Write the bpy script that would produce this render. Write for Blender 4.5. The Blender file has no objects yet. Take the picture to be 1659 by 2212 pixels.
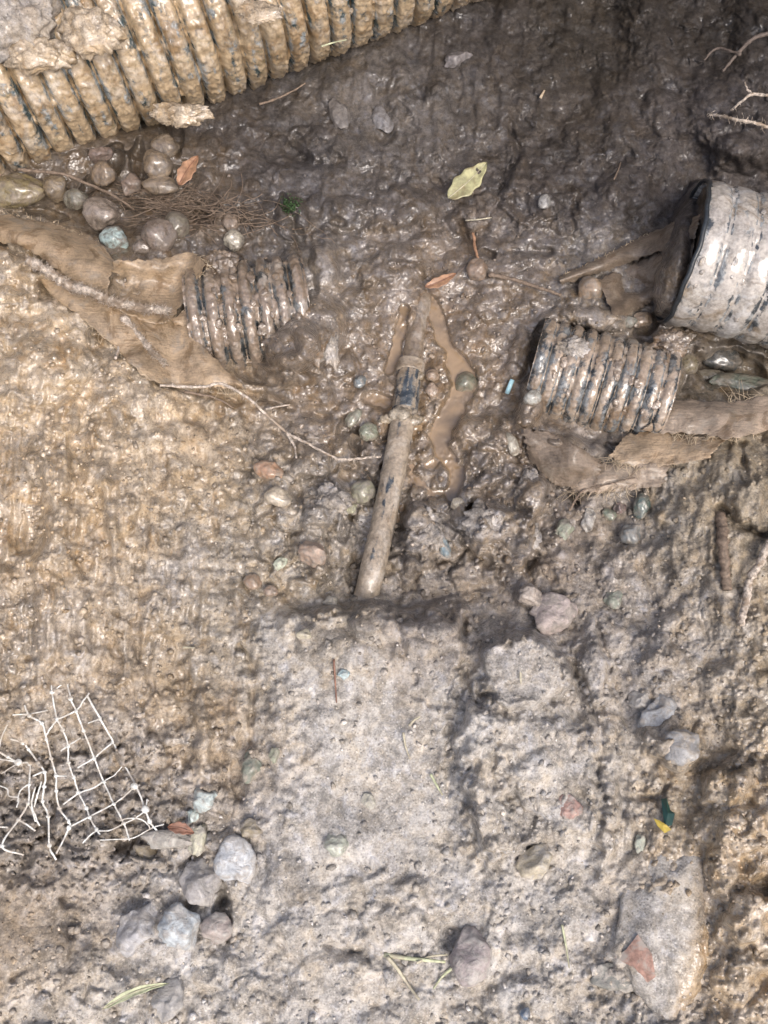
import bpy, math, random
import numpy as np
from mathutils import Vector, Matrix

random.seed(7)
RNG = np.random.default_rng(11)
R = math.radians
scene = bpy.context.scene
COL = scene.collection

# ------------------------------------------------------------------ camera
TILT = R(12.0)
DIST = 1.10
PW = 1659.0                      # photo picture units used for measuring (1659 x 2212)
PH = 2212.0
PX = 0.9 / PW                    # one picture unit is about 0.54 mm at ground level
CAM = np.array([0.0, -math.sin(TILT) * DIST, math.cos(TILT) * DIST])
FWD = np.array([0.0, math.sin(TILT), -math.cos(TILT)])
UP = np.array([0.0, math.cos(TILT), math.sin(TILT)])
cam_data = bpy.data.cameras.new('camera')
cam_data.sensor_fit = 'HORIZONTAL'
cam_data.sensor_width = 36.0
cam_data.lens = 36.0 * DIST / 0.9
cam_data.clip_start = 0.01
cam_data.clip_end = 500.0
cam = bpy.data.objects.new('camera', cam_data)
COL.objects.link(cam)
cam.location = CAM
cam.rotation_euler = (TILT, 0, 0)
scene.camera = cam

# ------------------------------------------------------------------ light
SUN_EL = R(58.0)
SUN_AZ = R(150.0)                # clockwise from +Y: the light comes from the lower right
world = bpy.data.worlds.new('World')
scene.world = world
world.use_nodes = True
wn = world.node_tree
for n in list(wn.nodes):
    wn.nodes.remove(n)
sky = wn.nodes.new('ShaderNodeTexSky')
sky.sky_type = 'NISHITA'
sky.sun_disc = False
sky.sun_elevation = SUN_EL
sky.sun_rotation = SUN_AZ
sky.air_density = 1.0
sky.dust_density = 6.0
sky.ozone_density = 1.0
bg = wn.nodes.new('ShaderNodeBackground')
bg.inputs['Strength'].default_value = 0.15
wo = wn.nodes.new('ShaderNodeOutputWorld')
wn.links.new(sky.outputs[0], bg.inputs['Color'])
wn.links.new(bg.outputs[0], wo.inputs['Surface'])
sd = bpy.data.lights.new('sun', 'SUN')
sd.energy = 1.15
sd.angle = R(28.0)
sd.color = (1.0, 0.985, 0.965)
sun = bpy.data.objects.new('sun', sd)
COL.objects.link(sun)
sdir = Vector((math.sin(SUN_AZ) * math.cos(SUN_EL), math.cos(SUN_AZ) * math.cos(SUN_EL), math.sin(SUN_EL)))
sun.rotation_euler = (-sdir).to_track_quat('-Z', 'Y').to_euler()
sun.location = sdir * 5
scene.view_settings.view_transform = 'Standard'
scene.view_settings.look = 'None'
scene.view_settings.exposure = 0.58
scene.view_settings.gamma = 1.0
scene.view_settings.use_curve_mapping = False

# ------------------------------------------------------------------ noise
_perm = np.random.default_rng(3).permutation(256)
_perm = np.concatenate([_perm, _perm, _perm])
_g2 = np.stack([np.cos(np.linspace(0, 2 * np.pi, 64, endpoint=False)), np.sin(np.linspace(0, 2 * np.pi, 64, endpoint=False))], 1).astype(np.float32)
_g3 = np.random.default_rng(5).normal(size=(64, 3)).astype(np.float32)
_g3 /= np.linalg.norm(_g3, axis=1)[:, None]
_r1 = np.random.default_rng(9).random((512, 3)).astype(np.float32)


def _h2(i, j):
    return _perm[(_perm[i & 255] + j) & 255]


def perlin(x, y):
    x = np.asarray(x, np.float32); y = np.asarray(y, np.float32)
    xi = np.floor(x).astype(np.int32); yi = np.floor(y).astype(np.int32)
    xf = x - xi; yf = y - yi
    u = xf * xf * xf * (xf * (xf * 6 - 15) + 10); v = yf * yf * yf * (yf * (yf * 6 - 15) + 10)

    def gr(a, b, dx, dy):
        g = _g2[_h2(a, b) & 63]
        return g[..., 0] * dx + g[..., 1] * dy
    n00 = gr(xi, yi, xf, yf); n10 = gr(xi + 1, yi, xf - 1, yf)
    n01 = gr(xi, yi + 1, xf, yf - 1); n11 = gr(xi + 1, yi + 1, xf - 1, yf - 1)
    a = n00 + u * (n10 - n00); b = n01 + u * (n11 - n01)
    return (a + v * (b - a)) * 1.4


def fbm(x, y, o=4, gain=0.5):
    s = 0; a = 1.0; t = 0
    for k in range(o):
        s = s + a * perlin(x * 2 ** k + 17.3 * k, y * 2 ** k - 9.1 * k)
        t += a; a *= gain
    return s / t


def perlin3(p):
    p = np.asarray(p, np.float32)
    i = np.floor(p).astype(np.int32); f = p - i
    w = f * f * f * (f * (f * 6 - 15) + 10)
    out = 0
    for a in (0, 1):
        for b in (0, 1):
            for c in (0, 1):
                h = _perm[(_h2(i[:, 0] + a, i[:, 1] + b) + i[:, 2] + c) & 255] & 63
                g = _g3[h]
                d = (g * (f - np.array([a, b, c], np.float32))).sum(1)
                wt = (w[:, 0] if a else 1 - w[:, 0]) * (w[:, 1] if b else 1 - w[:, 1]) * (w[:, 2] if c else 1 - w[:, 2])
                out = out + d * wt
    return out * 1.5


def fbm3(p, o=3):
    s = 0; a = 1; t = 0
    for k in range(o):
        s = s + a * perlin3(p * 2 ** k + 13.7 * k); t += a; a *= 0.5
    return s / t


def crumbs(x, y, fill=0.62):
    """rounded grains: a field of half-buried balls, 0..1"""
    x = np.asarray(x, np.float32); y = np.asarray(y, np.float32)
    xi = np.floor(x).astype(np.int32); yi = np.floor(y).astype(np.int32)
    best = np.zeros_like(x)
    for a in (-1, 0, 1):
        for b in (-1, 0, 1):
            h = _h2(xi + a, yi + b)
            r = _r1[h]
            dx = xi + a + r[..., 0] - x; dy = yi + b + r[..., 1] - y
            rad = fill * (0.35 + 0.65 * r[..., 2])
            d2 = (dx * dx + dy * dy) / (rad * rad)
            best = np.maximum(best, np.sqrt(np.maximum(0, 1 - d2)) * rad / fill)
    return best


def cells(x, y):
    """broken clods: each cell has its own level, edges fall into cracks; returns level 0..1 and edge 0..1"""
    x = np.asarray(x, np.float32); y = np.asarray(y, np.float32)
    xi = np.floor(x).astype(np.int32); yi = np.floor(y).astype(np.int32)
    f1 = np.full(x.shape, 9, np.float32); f2 = f1.copy(); lv = np.zeros_like(f1); tx = np.zeros_like(f1); ty = np.zeros_like(f1)
    for a in (-1, 0, 1):
        for b in (-1, 0, 1):
            r = _r1[_h2(xi + a, yi + b)]
            dx = xi + a + r[..., 0] - x; dy = yi + b + r[..., 1] - y
            d = np.sqrt(dx * dx + dy * dy)
            n = d < f1
            f2 = np.where(n, f1, np.minimum(f2, d))
            lv = np.where(n, r[..., 2] + (dx * (r[..., 0] - .5) + dy * (r[..., 1] - .5)) * .9, lv)
            f1 = np.where(n, d, f1)
    return lv, sstep(0.0, .30, f2 - f1)


def sstep(a, b, x):
    t = np.clip((x - a) / (b - a), 0, 1)
    return t * t * (3 - 2 * t)


# ------------------------------------------------------------------ picture units -> place
def to_plane(X, Y):
    """picture point -> point of the plane z = 0"""
    dx = (np.asarray(X, float) - PW / 2) * PX / DIST
    dy = (PH / 2 - np.asarray(Y, float)) * PX / DIST
    d = [dx, FWD[1] + dy * UP[1], FWD[2] + dy * UP[2]]
    t = -CAM[2] / d[2]
    return CAM[0] + d[0] * t, CAM[1] + d[1] * t


def from_plane(x, y):
    vx = x - CAM[0]; vy = y - CAM[1]; vz = -CAM[2]
    f = vy * FWD[1] + vz * FWD[2]
    u = vy * UP[1] + vz * UP[2]
    f = np.maximum(f, 0.25)
    return PW / 2 + vx / f * DIST / PX, PH / 2 - u / f * DIST / PX


def at(X, Y, h):
    """point seen at (X, Y) that lies h picture units above the datum plane"""
    x, y = to_plane(X, Y)
    z = np.asarray(h, float) * PX
    k = z / CAM[2]
    return np.stack([x + (CAM[0] - x) * k, y + (CAM[1] - y) * k, z + 0 * x], -1)


def field(pts, X, Y, sig):
    pts = np.asarray(pts, np.float32)
    num = np.zeros(X.shape + (pts.shape[1] - 2,), np.float32); den = np.zeros(X.shape, np.float32)
    for p in pts:
        w = np.exp(-((X - p[0]) ** 2 + (Y - p[1]) ** 2) / (2 * sig * sig)) + 1e-6 / (1 + ((X - p[0]) ** 2 + (Y - p[1]) ** 2) / 1e5)
        den += w
        num += w[..., None] * p[2:]
    return num / den[..., None]


class CoarseField:
    """scattered control values laid on a coarse grid once, then read bilinearly"""
    def __init__(self, pts, sig):
        self.x0, self.y0, self.s = -400.0, -400.0, 20.0
        gx = np.arange(-400, 2061, self.s); gy = np.arange(-400, 2641, self.s)
        GX, GY = np.meshgrid(gx, gy)
        self.g = field(pts, GX.astype(np.float32), GY.astype(np.float32), sig)

    def __call__(self, X, Y):
        g = self.g
        fx = np.clip((X - self.x0) / self.s, 0, g.shape[1] - 1.001); fy = np.clip((Y - self.y0) / self.s, 0, g.shape[0] - 1.001)
        i = fx.astype(np.int32); j = fy.astype(np.int32)
        u = (fx - i)[..., None]; v = (fy - j)[..., None]
        return (g[j, i] * (1 - u) * (1 - v) + g[j, i + 1] * u * (1 - v) + g[j + 1, i] * (1 - u) * v + g[j + 1, i + 1] * u * v)


def poly_dist(P, X, Y):
    d = np.full(X.shape, 1e9, np.float32)
    for (ax, ay), (bx, by) in zip(P[:-1], P[1:]):
        ex, ey = bx - ax, by - ay
        t = np.clip(((X - ax) * ex + (Y - ay) * ey) / (ex * ex + ey * ey + 1e-9), 0, 1)
        d = np.minimum(d, np.hypot(X - ax - t * ex, Y - ay - t * ey))
    return d


# ------------------------------------------------------------------ the lie of the mud (heights in picture units)
WATER = -148.0
MACRO = CoarseField([
    # upper wall and hollow
    (150, -200, -260), (600, -200, -300), (1100, -150, -230), (1500, -150, -120), (1700, -100, -60),
    (50, 150, -240), (300, 120, -240), (600, 90, -220), (900, 60, -190), (1200, 60, -170), (1500, 60, -120), (1680, 60, -60),
    (80, 400, -90), (230, 420, -95), (380, 400, -100), (520, 300, -150), (650, 240, -180), (800, 230, -165), (1000, 220, -150),
    (1200, 220, -150), (1420, 230, -110), (1620, 260, -50), (520, 440, -90), (650, 440, -120), (820, 420, -135), (1000, 400, -130), (1180, 400, -130),
    (1350, 430, -115), (1560, 430, -150), (1680, 450, -160),
    (180, 500, -80), (350, 500, -95), (560, 560, -115), (700, 570, -105), (850, 560, -125), (1000, 540, -125), (1150, 560, -115), (1280, 640, -105), (1420, 620, -110),
    (1560, 620, -170), (1680, 640, -170),
    (60, 620, 40), (200, 640, 10), (330, 620, -50), (450, 700, -105), (560, 680, -112), (690, 690, -95), (800, 690, -128), (920, 700, -139), (1060, 700, -118), (1160, 720, -115),
    (1290, 730, -112), (1400, 770, -140), (1480, 760, -130), (1580, 780, -165), (1680, 800, -150),
    (60, 850, 60), (250, 850, 25), (420, 880, -20), (560, 860, -95), (690, 860, -112), (800, 830, -128), (950, 840, -142), (1080, 830, -125), (1280, 850, -118), (1420, 870, -110), (1600, 880, -60),
    (60, 1050, 65), (250, 1050, 30), (420, 1050, -20), (560, 1030, -70), (680, 1010, -95), (780, 1010, -125), (960, 1000, -138), (1070, 980, -115), (1200, 980, -95), (1400, 1000, -55), (1600, 1030, 10),
    (60, 1250, 60), (250, 1250, 25), (420, 1250, -20), (560, 1220, -60), (680, 1180, -70), (770, 1200, -105), (900, 1180, -100), (1050, 1150, -82), (1200, 1160, -85), (1400, 1200, -40), (1620, 1200, 35),
    (700, 1270, -65), (900, 1275, -82), (1060, 1255, -85), (1200, 1270, -60),
    (60, 1480, 30), (250, 1480, 5), (430, 1450, -15), (600, 1400, -10), (800, 1400, -5), (930, 1400, -5), (1120, 1440, 0), (1300, 1420, -25), (1500, 1450, 5), (1650, 1450, 50),
    (60, 1700, -40), (220, 1700, -25), (430, 1680, -5), (620, 1680, 10), (830, 1650, -4), (1080, 1650, 22), (1280, 1680, 5), (1480, 1680, 10), (1640, 1700, 60),
    (60, 1900, -15), (260, 1880, -22), (450, 1900, -20), (650, 1900, 12), (850, 1900, 10), (1080, 1900, 12), (1300, 1900, 10), (1500, 1900, 35), (1650, 1950, 80),
    (60, 2130, 25), (300, 2120, 0), (500, 2100, 0), (750, 2120, 15), (1000, 2120, 5), (1250, 2130, 10), (1450, 2130, 30), (1650, 2150, 80),
    (800, 2400, 30), (200, 2400, 30), (1500, 2400, 80), (-200, 800, 90), (-200, 1500, 60), (-200, 2000, 40), (1900, 1200, 90), (1900, 2000, 110), (1900, 600, -120), (1850, 100, -20), (-200, 300, -150)], 62.0)

# how crumbly (0 smooth .. 1 rough), how wet (0 dry .. 1 running), how much the digging streaked it
SURF = CoarseField([
    (100, 100, .5, .5, 0), (600, 200, .5, .35, .4), (800, 250, .45, .4, .45), (1000, 250, .7, .3, .6), (1250, 150, .7, .15, .3), (1600, 150, .7, .15, .2), (1000, 450, .9, .35, 0), (1250, 420, .8, .3, 0), (1500, 350, .7, .2, 0), (650, 380, 1.0, .3, 0),
    (200, 450, .5, .8, 0), (400, 450, .8, .6, 0), (560, 500, .8, .5, 0), (750, 520, .7, .6, 0), (700, 620, .5, .7, 0), (650, 720, .7, 1, 0), (800, 700, .6, 1, 0), (920, 660, .4, 1, 0), (1050, 680, .7, 1, 0), (1180, 620, .6, .7, 0), (1280, 680, .5, .8, 0), (1400, 740, .7, .5, 0), (1560, 760, .5, .6, 0),
    (60, 620, .7, .8, .3), (100, 750, .9, .9, .3), (300, 750, .6, .5, .3), (500, 900, .6, .4, .2), (600, 850, .5, .5, 0), (720, 850, .7, .9, 0), (800, 880, .7, .9, 0), (1050, 830, .7, 1, 0), (1070, 950, .9, 1, 0), (1050, 1060, .9, 1, 0), (950, 1000, .7, 1, 0), (1200, 980, .4, .4, 0), (1400, 1050, .7, .25, .3),
    (60, 950, .7, .9, .8), (60, 1100, .6, .8, 1), (200, 1000, .8, .7, .8), (250, 1150, .8, .5, 1), (400, 1050, .8, .5, .5), (400, 1250, .8, .5, .8), (550, 1000, .8, .6, .1), (600, 1100, .9, .6, 0), (700, 1080, .9, .7, 0), (700, 1180, .8, .4, 0), (880, 1180, .8, .3, 0), (1050, 1150, .7, .4, 0), (950, 1260, .6, .3, 0),
    (1300, 1150, .8, .3, .2), (1500, 1150, .8, .25, .5), (1600, 1100, .7, .3, .6), (1300, 1320, .8, .25, .2), (1550, 1350, .9, .3, .4),
    (100, 1300, .7, .7, 1), (200, 1350, .7, .5, 1), (350, 1420, .4, .5, .8), (480, 1430, .6, .4, .5), (600, 1270, .9, .6, 0), (650, 1380, .8, .3, 0), (800, 1380, .8, .15, 0), (930, 1370, .7, .2, 0),
    (150, 1600, .9, .4, .2), (400, 1600, .9, .4, .3), (150, 1800, 1, .3, 0), (450, 1750, .9, .3, 0), (650, 1550, .55, .1, 0), (820, 1500, .45, .1, 0), (850, 1650, .3, .12, 0), (750, 1750, .35, .1, 0), (880, 1800, .35, .1, 0), (700, 1880, .4, .1, 0), (1030, 1650, .8, .15, 0), (1120, 1440, .25, .15, 0), (1130, 1580, .5, .15, 0), (1250, 1620, .6, .15, .2), (1300, 1480, .9, .25, 0), (1450, 1500, .8, .3, 0), (1600, 1450, .9, .5, 0), (1300, 1750, .7, .2, .5),
    (1050, 1820, .8, .1, 0), (1200, 1900, .7, .1, 0), (1400, 1750, .8, .35, .6), (1500, 1860, .8, .6, .3), (1580, 1800, 1.15, .7, .2), (1600, 2000, 1.15, .75, .4), (1500, 2000, .4, .6, .8), (1600, 2150, 1, .6, .3), (1350, 2000, .5, .15, 0),
    (80, 1980, .3, .3, .2), (200, 2000, .8, .2, 0), (150, 2120, .9, .2, 0), (350, 2050, .8, .2, 0), (500, 2050, .8, .2, 0), (650, 2050, .4, .1, 0), (750, 1980, .35, .1, 0), (650, 2180, .5, .1, 0), (900, 2100, .7, .1, 0), (1150, 2100, .8, .1, 0), (1400, 2150, .9, .2, 0)], 80.0)

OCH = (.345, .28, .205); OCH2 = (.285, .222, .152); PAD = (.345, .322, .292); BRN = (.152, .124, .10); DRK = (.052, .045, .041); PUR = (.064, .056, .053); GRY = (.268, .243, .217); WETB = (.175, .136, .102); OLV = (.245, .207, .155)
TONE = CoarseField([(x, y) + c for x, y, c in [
    (100, 100, BRN), (400, 150, DRK), (600, 260, DRK), (800, 250, DRK), (1000, 100, DRK), (1000, 250, DRK), (1250, 100, (.034, .029, .024)), (1500, 80, (.027, .023, .020)), (1640, 60, (.027, .023, .020)), (1250, 280, (.045, .037, .030)), (1500, 250, PUR), (1620, 300, PUR), (1000, 420, PUR), (1250, 420, PUR), (700, 400, DRK), (560, 400, PUR),  # upper wall: darker topsoil, with its shade also put into the colour
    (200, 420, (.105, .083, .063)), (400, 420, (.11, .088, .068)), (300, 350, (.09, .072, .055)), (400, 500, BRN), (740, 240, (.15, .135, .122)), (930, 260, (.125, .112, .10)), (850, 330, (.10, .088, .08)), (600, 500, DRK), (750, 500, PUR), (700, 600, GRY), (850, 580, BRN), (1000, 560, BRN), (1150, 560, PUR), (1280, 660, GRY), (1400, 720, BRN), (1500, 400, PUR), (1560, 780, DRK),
    (650, 720, WETB), (800, 720, WETB), (920, 680, WETB), (950, 850, OCH2), (1060, 700, WETB), (1150, 700, BRN), (1080, 850, WETB), (720, 850, BRN), (800, 900, BRN), (1070, 980, BRN), (960, 1000, WETB), (1200, 980, BRN), (1350, 1060, GRY), (1600, 880, OLV),
    (60, 620, OCH), (60, 750, OCH), (250, 800, OCH), (400, 800, OCH), (500, 900, OCH2), (600, 880, BRN), (60, 900, OCH), (60, 1050, OCH2), (200, 1000, OCH), (400, 1000, OCH), (550, 1050, OLV), (650, 1100, GRY), (60, 1250, OCH2), (200, 1250, OCH), (400, 1250, GRY), (550, 1250, OLV), (700, 1180, GRY), (700, 1280, OLV), (900, 1180, GRY), (1050, 1150, GRY), (950, 1270, BRN), (1150, 1250, BRN), (1250, 1150, BRN), (1300, 1300, GRY), (1450, 1150, OLV), (1500, 1000, OLV), (1620, 1100, OLV), (1500, 1300, GRY), (1640, 1300, OLV),
    (100, 1400, GRY), (60, 1480, OCH), (300, 1450, OCH2), (450, 1420, OLV), (600, 1420, PAD), (150, 1650, GRY), (300, 1650, GRY), (430, 1600, OCH2), (450, 1750, GRY), (700, 1500, PAD), (850, 1700, PAD), (700, 1800, PAD), (920, 1370, GRY), (1000, 1600, PAD), (1120, 1440, PAD), (1150, 1650, PAD), (1300, 1450, GRY), (1300, 1650, PAD), (1450, 1500, GRY), (1600, 1500, OLV), (1450, 1700, OLV), (1500, 1840, OCH), (1480, 2010, OCH2), (1550, 1650, OCH), (1600, 1750, OCH), (1600, 2000, OCH), (1500, 2050, OCH2), (1620, 2150, OCH),
    (80, 1980, OCH2), (60, 1850, GRY), (250, 1900, GRY), (450, 1950, PAD), (200, 2120, PAD), (450, 2120, PAD), (700, 2050, PAD), (900, 1950, PAD), (1100, 2000, PAD), (1300, 1850, PAD), (1350, 2050, PAD), (1150, 2150, PAD), (1400, 2180, PAD)]], 88.0)

# domes and hollows: x, y, rx, ry, angle, height, flatness
LUMPS = [
    (1130, 1450, 105, 88, -10, 34, 3.0), (1290, 1460, 46, 70, 0, 22, 1.5), (1060, 1560, 60, 40, 20, 14, 1.5), (1140, 1600, 110, 90, 0, 18, 2.5), (1150, 1290, 50, 30, 20, 26, 1.2),
    (1050, 1560, 44, 60, 0, 12, 1.3), (1060, 1750, 40, 120, -8, 20, 1.6), (930, 1375, 75, 45, 0, 26, 1.6), (810, 1350, 60, 40, 0, 28, 1.6), (690, 1385, 60, 45, 0, 20, 1.5), (600, 1320, 55, 40, 0, 18, 1.3),
    (1056, 1130, 55, 52, 0, 40, 1.6), (1125, 1150, 42, 45, 20, 34, 1.6), (1148, 1070, 34, 48, 10, 36, 1.5), (1090, 1020, 60, 45, 0, 30, 1.6), (1050, 940, 55, 40, 30, 30, 1.5), (1120, 930, 45, 40, 0, 26, 1.4), (1010, 1050, 44, 36, 0, 24, 1.4),
    (900, 1120, 34, 50, 0, 32, 1.4), (915, 1200, 44, 44, 0, 22, 1.4), (860, 1235, 40, 34, 0, 16, 1.4), (680, 1110, 34, 60, -10, 30, 1.5), (700, 1210, 46, 44, 0, 24, 1.5), (735, 1080, 36, 46, 0, 26, 1.4), (600, 1110, 50, 60, 0, 18, 1.4), (650, 1000, 60, 44, 10, 18, 1.5), (740, 1150, 30, 44, 0, 20, 1.4),
    (770, 1230, 22, 60, 14, -34, 1.5), (765, 1040, 34, 46, 0, -30, 1.4), (870, 1120, 18, 60, 12, -40, 1.5), (750, 1130, 16, 50, 10, -30, 1.5),
    (690, 705, 62, 84, 0, 100, 1.5), (632, 742, 60, 66, 0, 128, 1.5), (720, 790, 46, 36, -10, 24, 1.4), (640, 830, 90, 40, 15, 24, 1.5), (700, 570, 30, 60, 0, 26, 1.6), (560, 812, 55, 22, 15, -46, 1.5),
    (780, 640, 44, 26, 0, 18, 1.4), (860, 590, 60, 34, 0, 20, 1.4), (1080, 560, 60, 30, 0, 20, 1.3), (1060, 660, 44, 44, 0, 18, 1.5), (1290, 690, 80, 26, 12, 40, 1.6), (1120, 760, 26, 60, 10, 20, 1.5), (1425, 760, 40, 36, 0, 55, 1.5), (1200, 690, 40, 26, 0, 26, 1.4),
    (630, 470, 40, 50, 0, 30, 1.3), (690, 310, 70, 36, 20, 34, 1.3), (750, 460, 60, 40, 0, 26, 1.3), (620, 330, 60, 36, 30, -26, 1.3), (1180, 430, 50, 40, 0, 24, 1.3), (1120, 380, 30, 50, 0, 26, 1.3), (880, 440, 50, 50, 0, 22, 1.3), (1350, 400, 60, 50, 0, 24, 1.3), (1010, 470, 50, 30, 0, 20, 1.3), (1600, 330, 60, 50, 0, 34, 1.4), (1450, 250, 70, 50, 30, 26, 1.3), (1230, 480, 44, 34, 0, 24, 1.3),
    (60, 560, 90, 50, 20, 26, 1.5), (120, 760, 80, 90, 0, 18, 1.5), (430, 900, 40, 22, 30, -26, 1.4), (205, 905, 14, 10, 0, -22, 1.2), (470, 890, 22, 20, 0, -24, 1.2),
    (60, 1060, 60, 160, 0, -12, 2.5), (350, 1400, 60, 60, 0, -9, 2.5), (140, 1420, 50, 60, 0, 12, 1.5), (70, 1990, 80, 95, 0, 12, 2.6), (450, 1620, 30, 110, -6, 14, 1.5), (520, 1650, 22, 90, 0, -22, 1.4), (330, 1600, 20, 90, 0, -14, 1.4),
    (300, 1830, 70, 22, 20, -30, 1.4), (60, 1740, 90, 60, 0, -18, 1.5), (480, 1960, 20, 70, 0, -26, 1.4), (980, 2030, 36, 26, 0, -26, 1.4), (1135, 1845, 34, 26, 0, -26, 1.4), (1440, 1940, 30, 12, 20, -14, 1.4),
    (1570, 1690, 60, 60, 0, 30, 1.4), (1610, 1800, 66, 60, 0, 34, 1.4), (1560, 1880, 40, 50, 0, 22, 1.4), (1620, 1980, 60, 60, 0, 30, 1.4), (1590, 2120, 60, 50, 0, 24, 1.4), (1440, 1450, 60, 50, 0, 18, 1.4), (1480, 1630, 60, 44, 10, 26, 1.5), (1420, 1590, 50, 50, 0, 22, 1.5), (1290, 1380, 70, 40, 0, 14, 1.5), (1420, 1400, 60, 44, 0, 16, 1.4),
    (1590, 800, 110, 44, 6, -60, 1.6), (1400, 705, 40, 16, -30, -40, 1.4), (250, 345, 26, 40, 0, -50, 1.5), (300, 345, 16, 50, 0, -50, 1.5), (290, 440, 30, 14, 10, -30, 1.4), (90, 462, 70, 12, 5, -45, 1.5), (190, 400, 16, 30, 20, -40, 1.4), (430, 470, 40, 16, 10, -26, 1.4), (385, 300, 20, 40, 0, -40, 1.5),
    (1170, 745, 24, 60, 14, -30, 1.5), (1340, 968, 40, 16, 10, -30, 1.4), (1240, 1075, 14, 24, 0, -50, 1.4), (1420, 975, 60, 14, -6, -30, 1.4), (440, 640, 30, 30, 0, -24, 1.4), (640, 500, 30, 20, 30, -36, 1.4), (730, 480, 20, 14, 0, -30, 1.4), (1055, 550, 20, 10, 0, -30, 1.4), (770, 950, 26, 30, 0, -26, 1.5), (745, 925, 16, 40, 20, -30, 1.5),
    (798, 1302, 46, 24, 0, 30, 1.3), (640, 1352, 50, 34, 10, 26, 1.4), (716, 1330, 44, 30, 0, 28, 1.4), (792, 1338, 40, 34, 0, 22, 1.4), (862, 1346, 40, 40, 0, 30, 1.4), (945, 1345, 52, 34, -6, 34, 1.4), (905, 1420, 60, 44, 10, 18, 1.5), (740, 1420, 70, 44, -8, 14, 1.5), (1070, 1540, 40, 36, 0, 24, 1.3), (1100, 1660, 36, 60, -8, 20, 1.4), (1180, 1690, 70, 80, 0, 16, 1.6), (500, 715, 46, 60, 0, 40, 1.5), (1240, 968, 80, 26, 14, 34, 1.5), (1150, 880, 36, 50, 10, 30, 1.4), (1230, 965, 70, 20, 15, 22, 1.4), (1410, 830, 26, 60, 10, 26, 1.4), (480, 570, 50, 30, 0, 24, 1.4), (630, 800, 80, 40, 0, 50, 1.4), (470, 600, 46, 50, 0, 60, 1.4),
    (1478, 548, 52, 165, 14, 225, 1.6), (1150, 862, 34, 74, 18, 60, 1.5), (1444, 815, 30, 60, 12, 40, 1.5), (1185, 940, 60, 26, 15, 26, 1.4),
    (1500, 1110, 40, 60, 0, 20, 1.4), (1620, 1060, 50, 60, 0, 22, 1.5), (1450, 1200, 60, 60, 0, 14, 1.4), (1350, 1140, 44, 60, 0, -20, 1.6), (1560, 1470, 50, 44, 0, 20, 1.4), (1300, 1790, 70, 60, 0, 12, 1.5), (1250, 1980, 60, 60, 0, 14, 1.5), (900, 1960, 90, 70, 0, 10, 1.6), (620, 1960, 70, 110, 10, 12, 2.0), (740, 2120, 120, 70, 0, 10, 1.6), (560, 2150, 50, 44, 0, 12, 1.5)]
# ridges (+) and cracks (-): points, width, height
RIDGES = [
    ([(1012, 1490), (1022, 1600), (1030, 1720), (1050, 1830)], 36, 26), ([(968, 1470), (972, 1600), (970, 1720), (955, 1830)], 13, -8), ([(1040, 1410), (1100, 1378), (1165, 1380), (1212, 1425), (1228, 1490)], 11, 13), ([(1310, 1500), (1325, 1640), (1320, 1790), (1300, 1900)], 18, 16), ([(620, 1480), (600, 1600), (620, 1750)], 26, 14), ([(700, 1940), (800, 1900), (900, 1930)], 24, 12), ([(1040, 1500), (1060, 1600), (1075, 1720), (1100, 1800)], 16, -16),
        ([(1000, 1320), (1004, 1370), (1002, 1420), (1010, 1490), (1040, 1530)], 7, -20), ([(640, 1330), (760, 1310), (880, 1322), (990, 1310)], 10, 20),
    ([(740, 1300), (800, 1292), (880, 1306), (960, 1288), (1060, 1265)], 12, -12), ([(1135, 1235), (1160, 1200)], 10, -34), ([(900, 1500), (930, 1520), (1000, 1530)], 9, -14),
    ([(1285, 1350), (1320, 1440), (1310, 1500)], 7, -22), ([(1255, 1400), (1232, 1470)], 8, -18), ([(1555, 1100), (1600, 1140), (1659, 1160)], 7, -30), ([(1600, 960), (1615, 1020)], 7, -22), ([(1375, 1350), (1440, 1420)], 7, -10),
    ([(1430, 1640), (1445, 1690), (1420, 1740)], 9, -18), ([(1340, 1715), (1420, 1725)], 6, -16), ([(1490, 1660), (1560, 1640), (1640, 1600)], 7, -8),
    ([(1280, 1580), (1310, 1700), (1315, 1850)], 10, 12), ([(1325, 1600), (1345, 1760)], 8, -10), ([(1215, 1420), (1240, 1500), (1290, 1580)], 10, 14),
    ([(-20, 512), (50, 548), (110, 580)], 12, -60), ([(90, 612), (180, 664), (260, 724), (300, 790)], 11, -38), ([(520, 846), (600, 870), (700, 900)], 9, -18),
    ([(400, 900), (440, 920), (470, 960)], 8, -20), ([(340, 820), (420, 850), (520, 870)], 9, -24),
    ([(610, 420), (640, 500), (660, 530)], 9, -26), ([(1050, 545), (1100, 540), (1200, 545)], 8, -20), ([(1000, 480), (1020, 540)], 6, -14), ([(1100, 260), (1120, 330), (1090, 400)], 9, -20),
    ([(60, 1210), (75, 1330), (60, 1420)], 8, -16), ([(150, 1300), (175, 1420)], 8, -14), ([(290, 1000), (310, 1200), (300, 1350)], 12, -10), ([(230, 980), (240, 1150), (260, 1300)], 12, 12), ([(140, 1000), (120, 1150), (110, 1300)], 12, 12), ([(520, 1400), (545, 1450), (540, 1600)], 8, -18), ([(240, 1320), (290, 1350), (300, 1430)], 9, -16),
    ([(480, 1880), (490, 2030)], 9, -26), ([(700, 2040), (780, 2060), (800, 2075)], 8, -20), ([(570, 1990), (640, 2080)], 12, -8), ([(1320, 2080), (1400, 2120)], 8, -14), ([(30, 2110), (60, 2090)], 8, -20), ([(250, 1830), (300, 1800)], 9, -24),
    ([(600, 1850), (640, 1700), (690, 1620)], 14, 8), ([(860, 1330), (870, 1400), (900, 1470)], 8, -12)]
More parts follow.
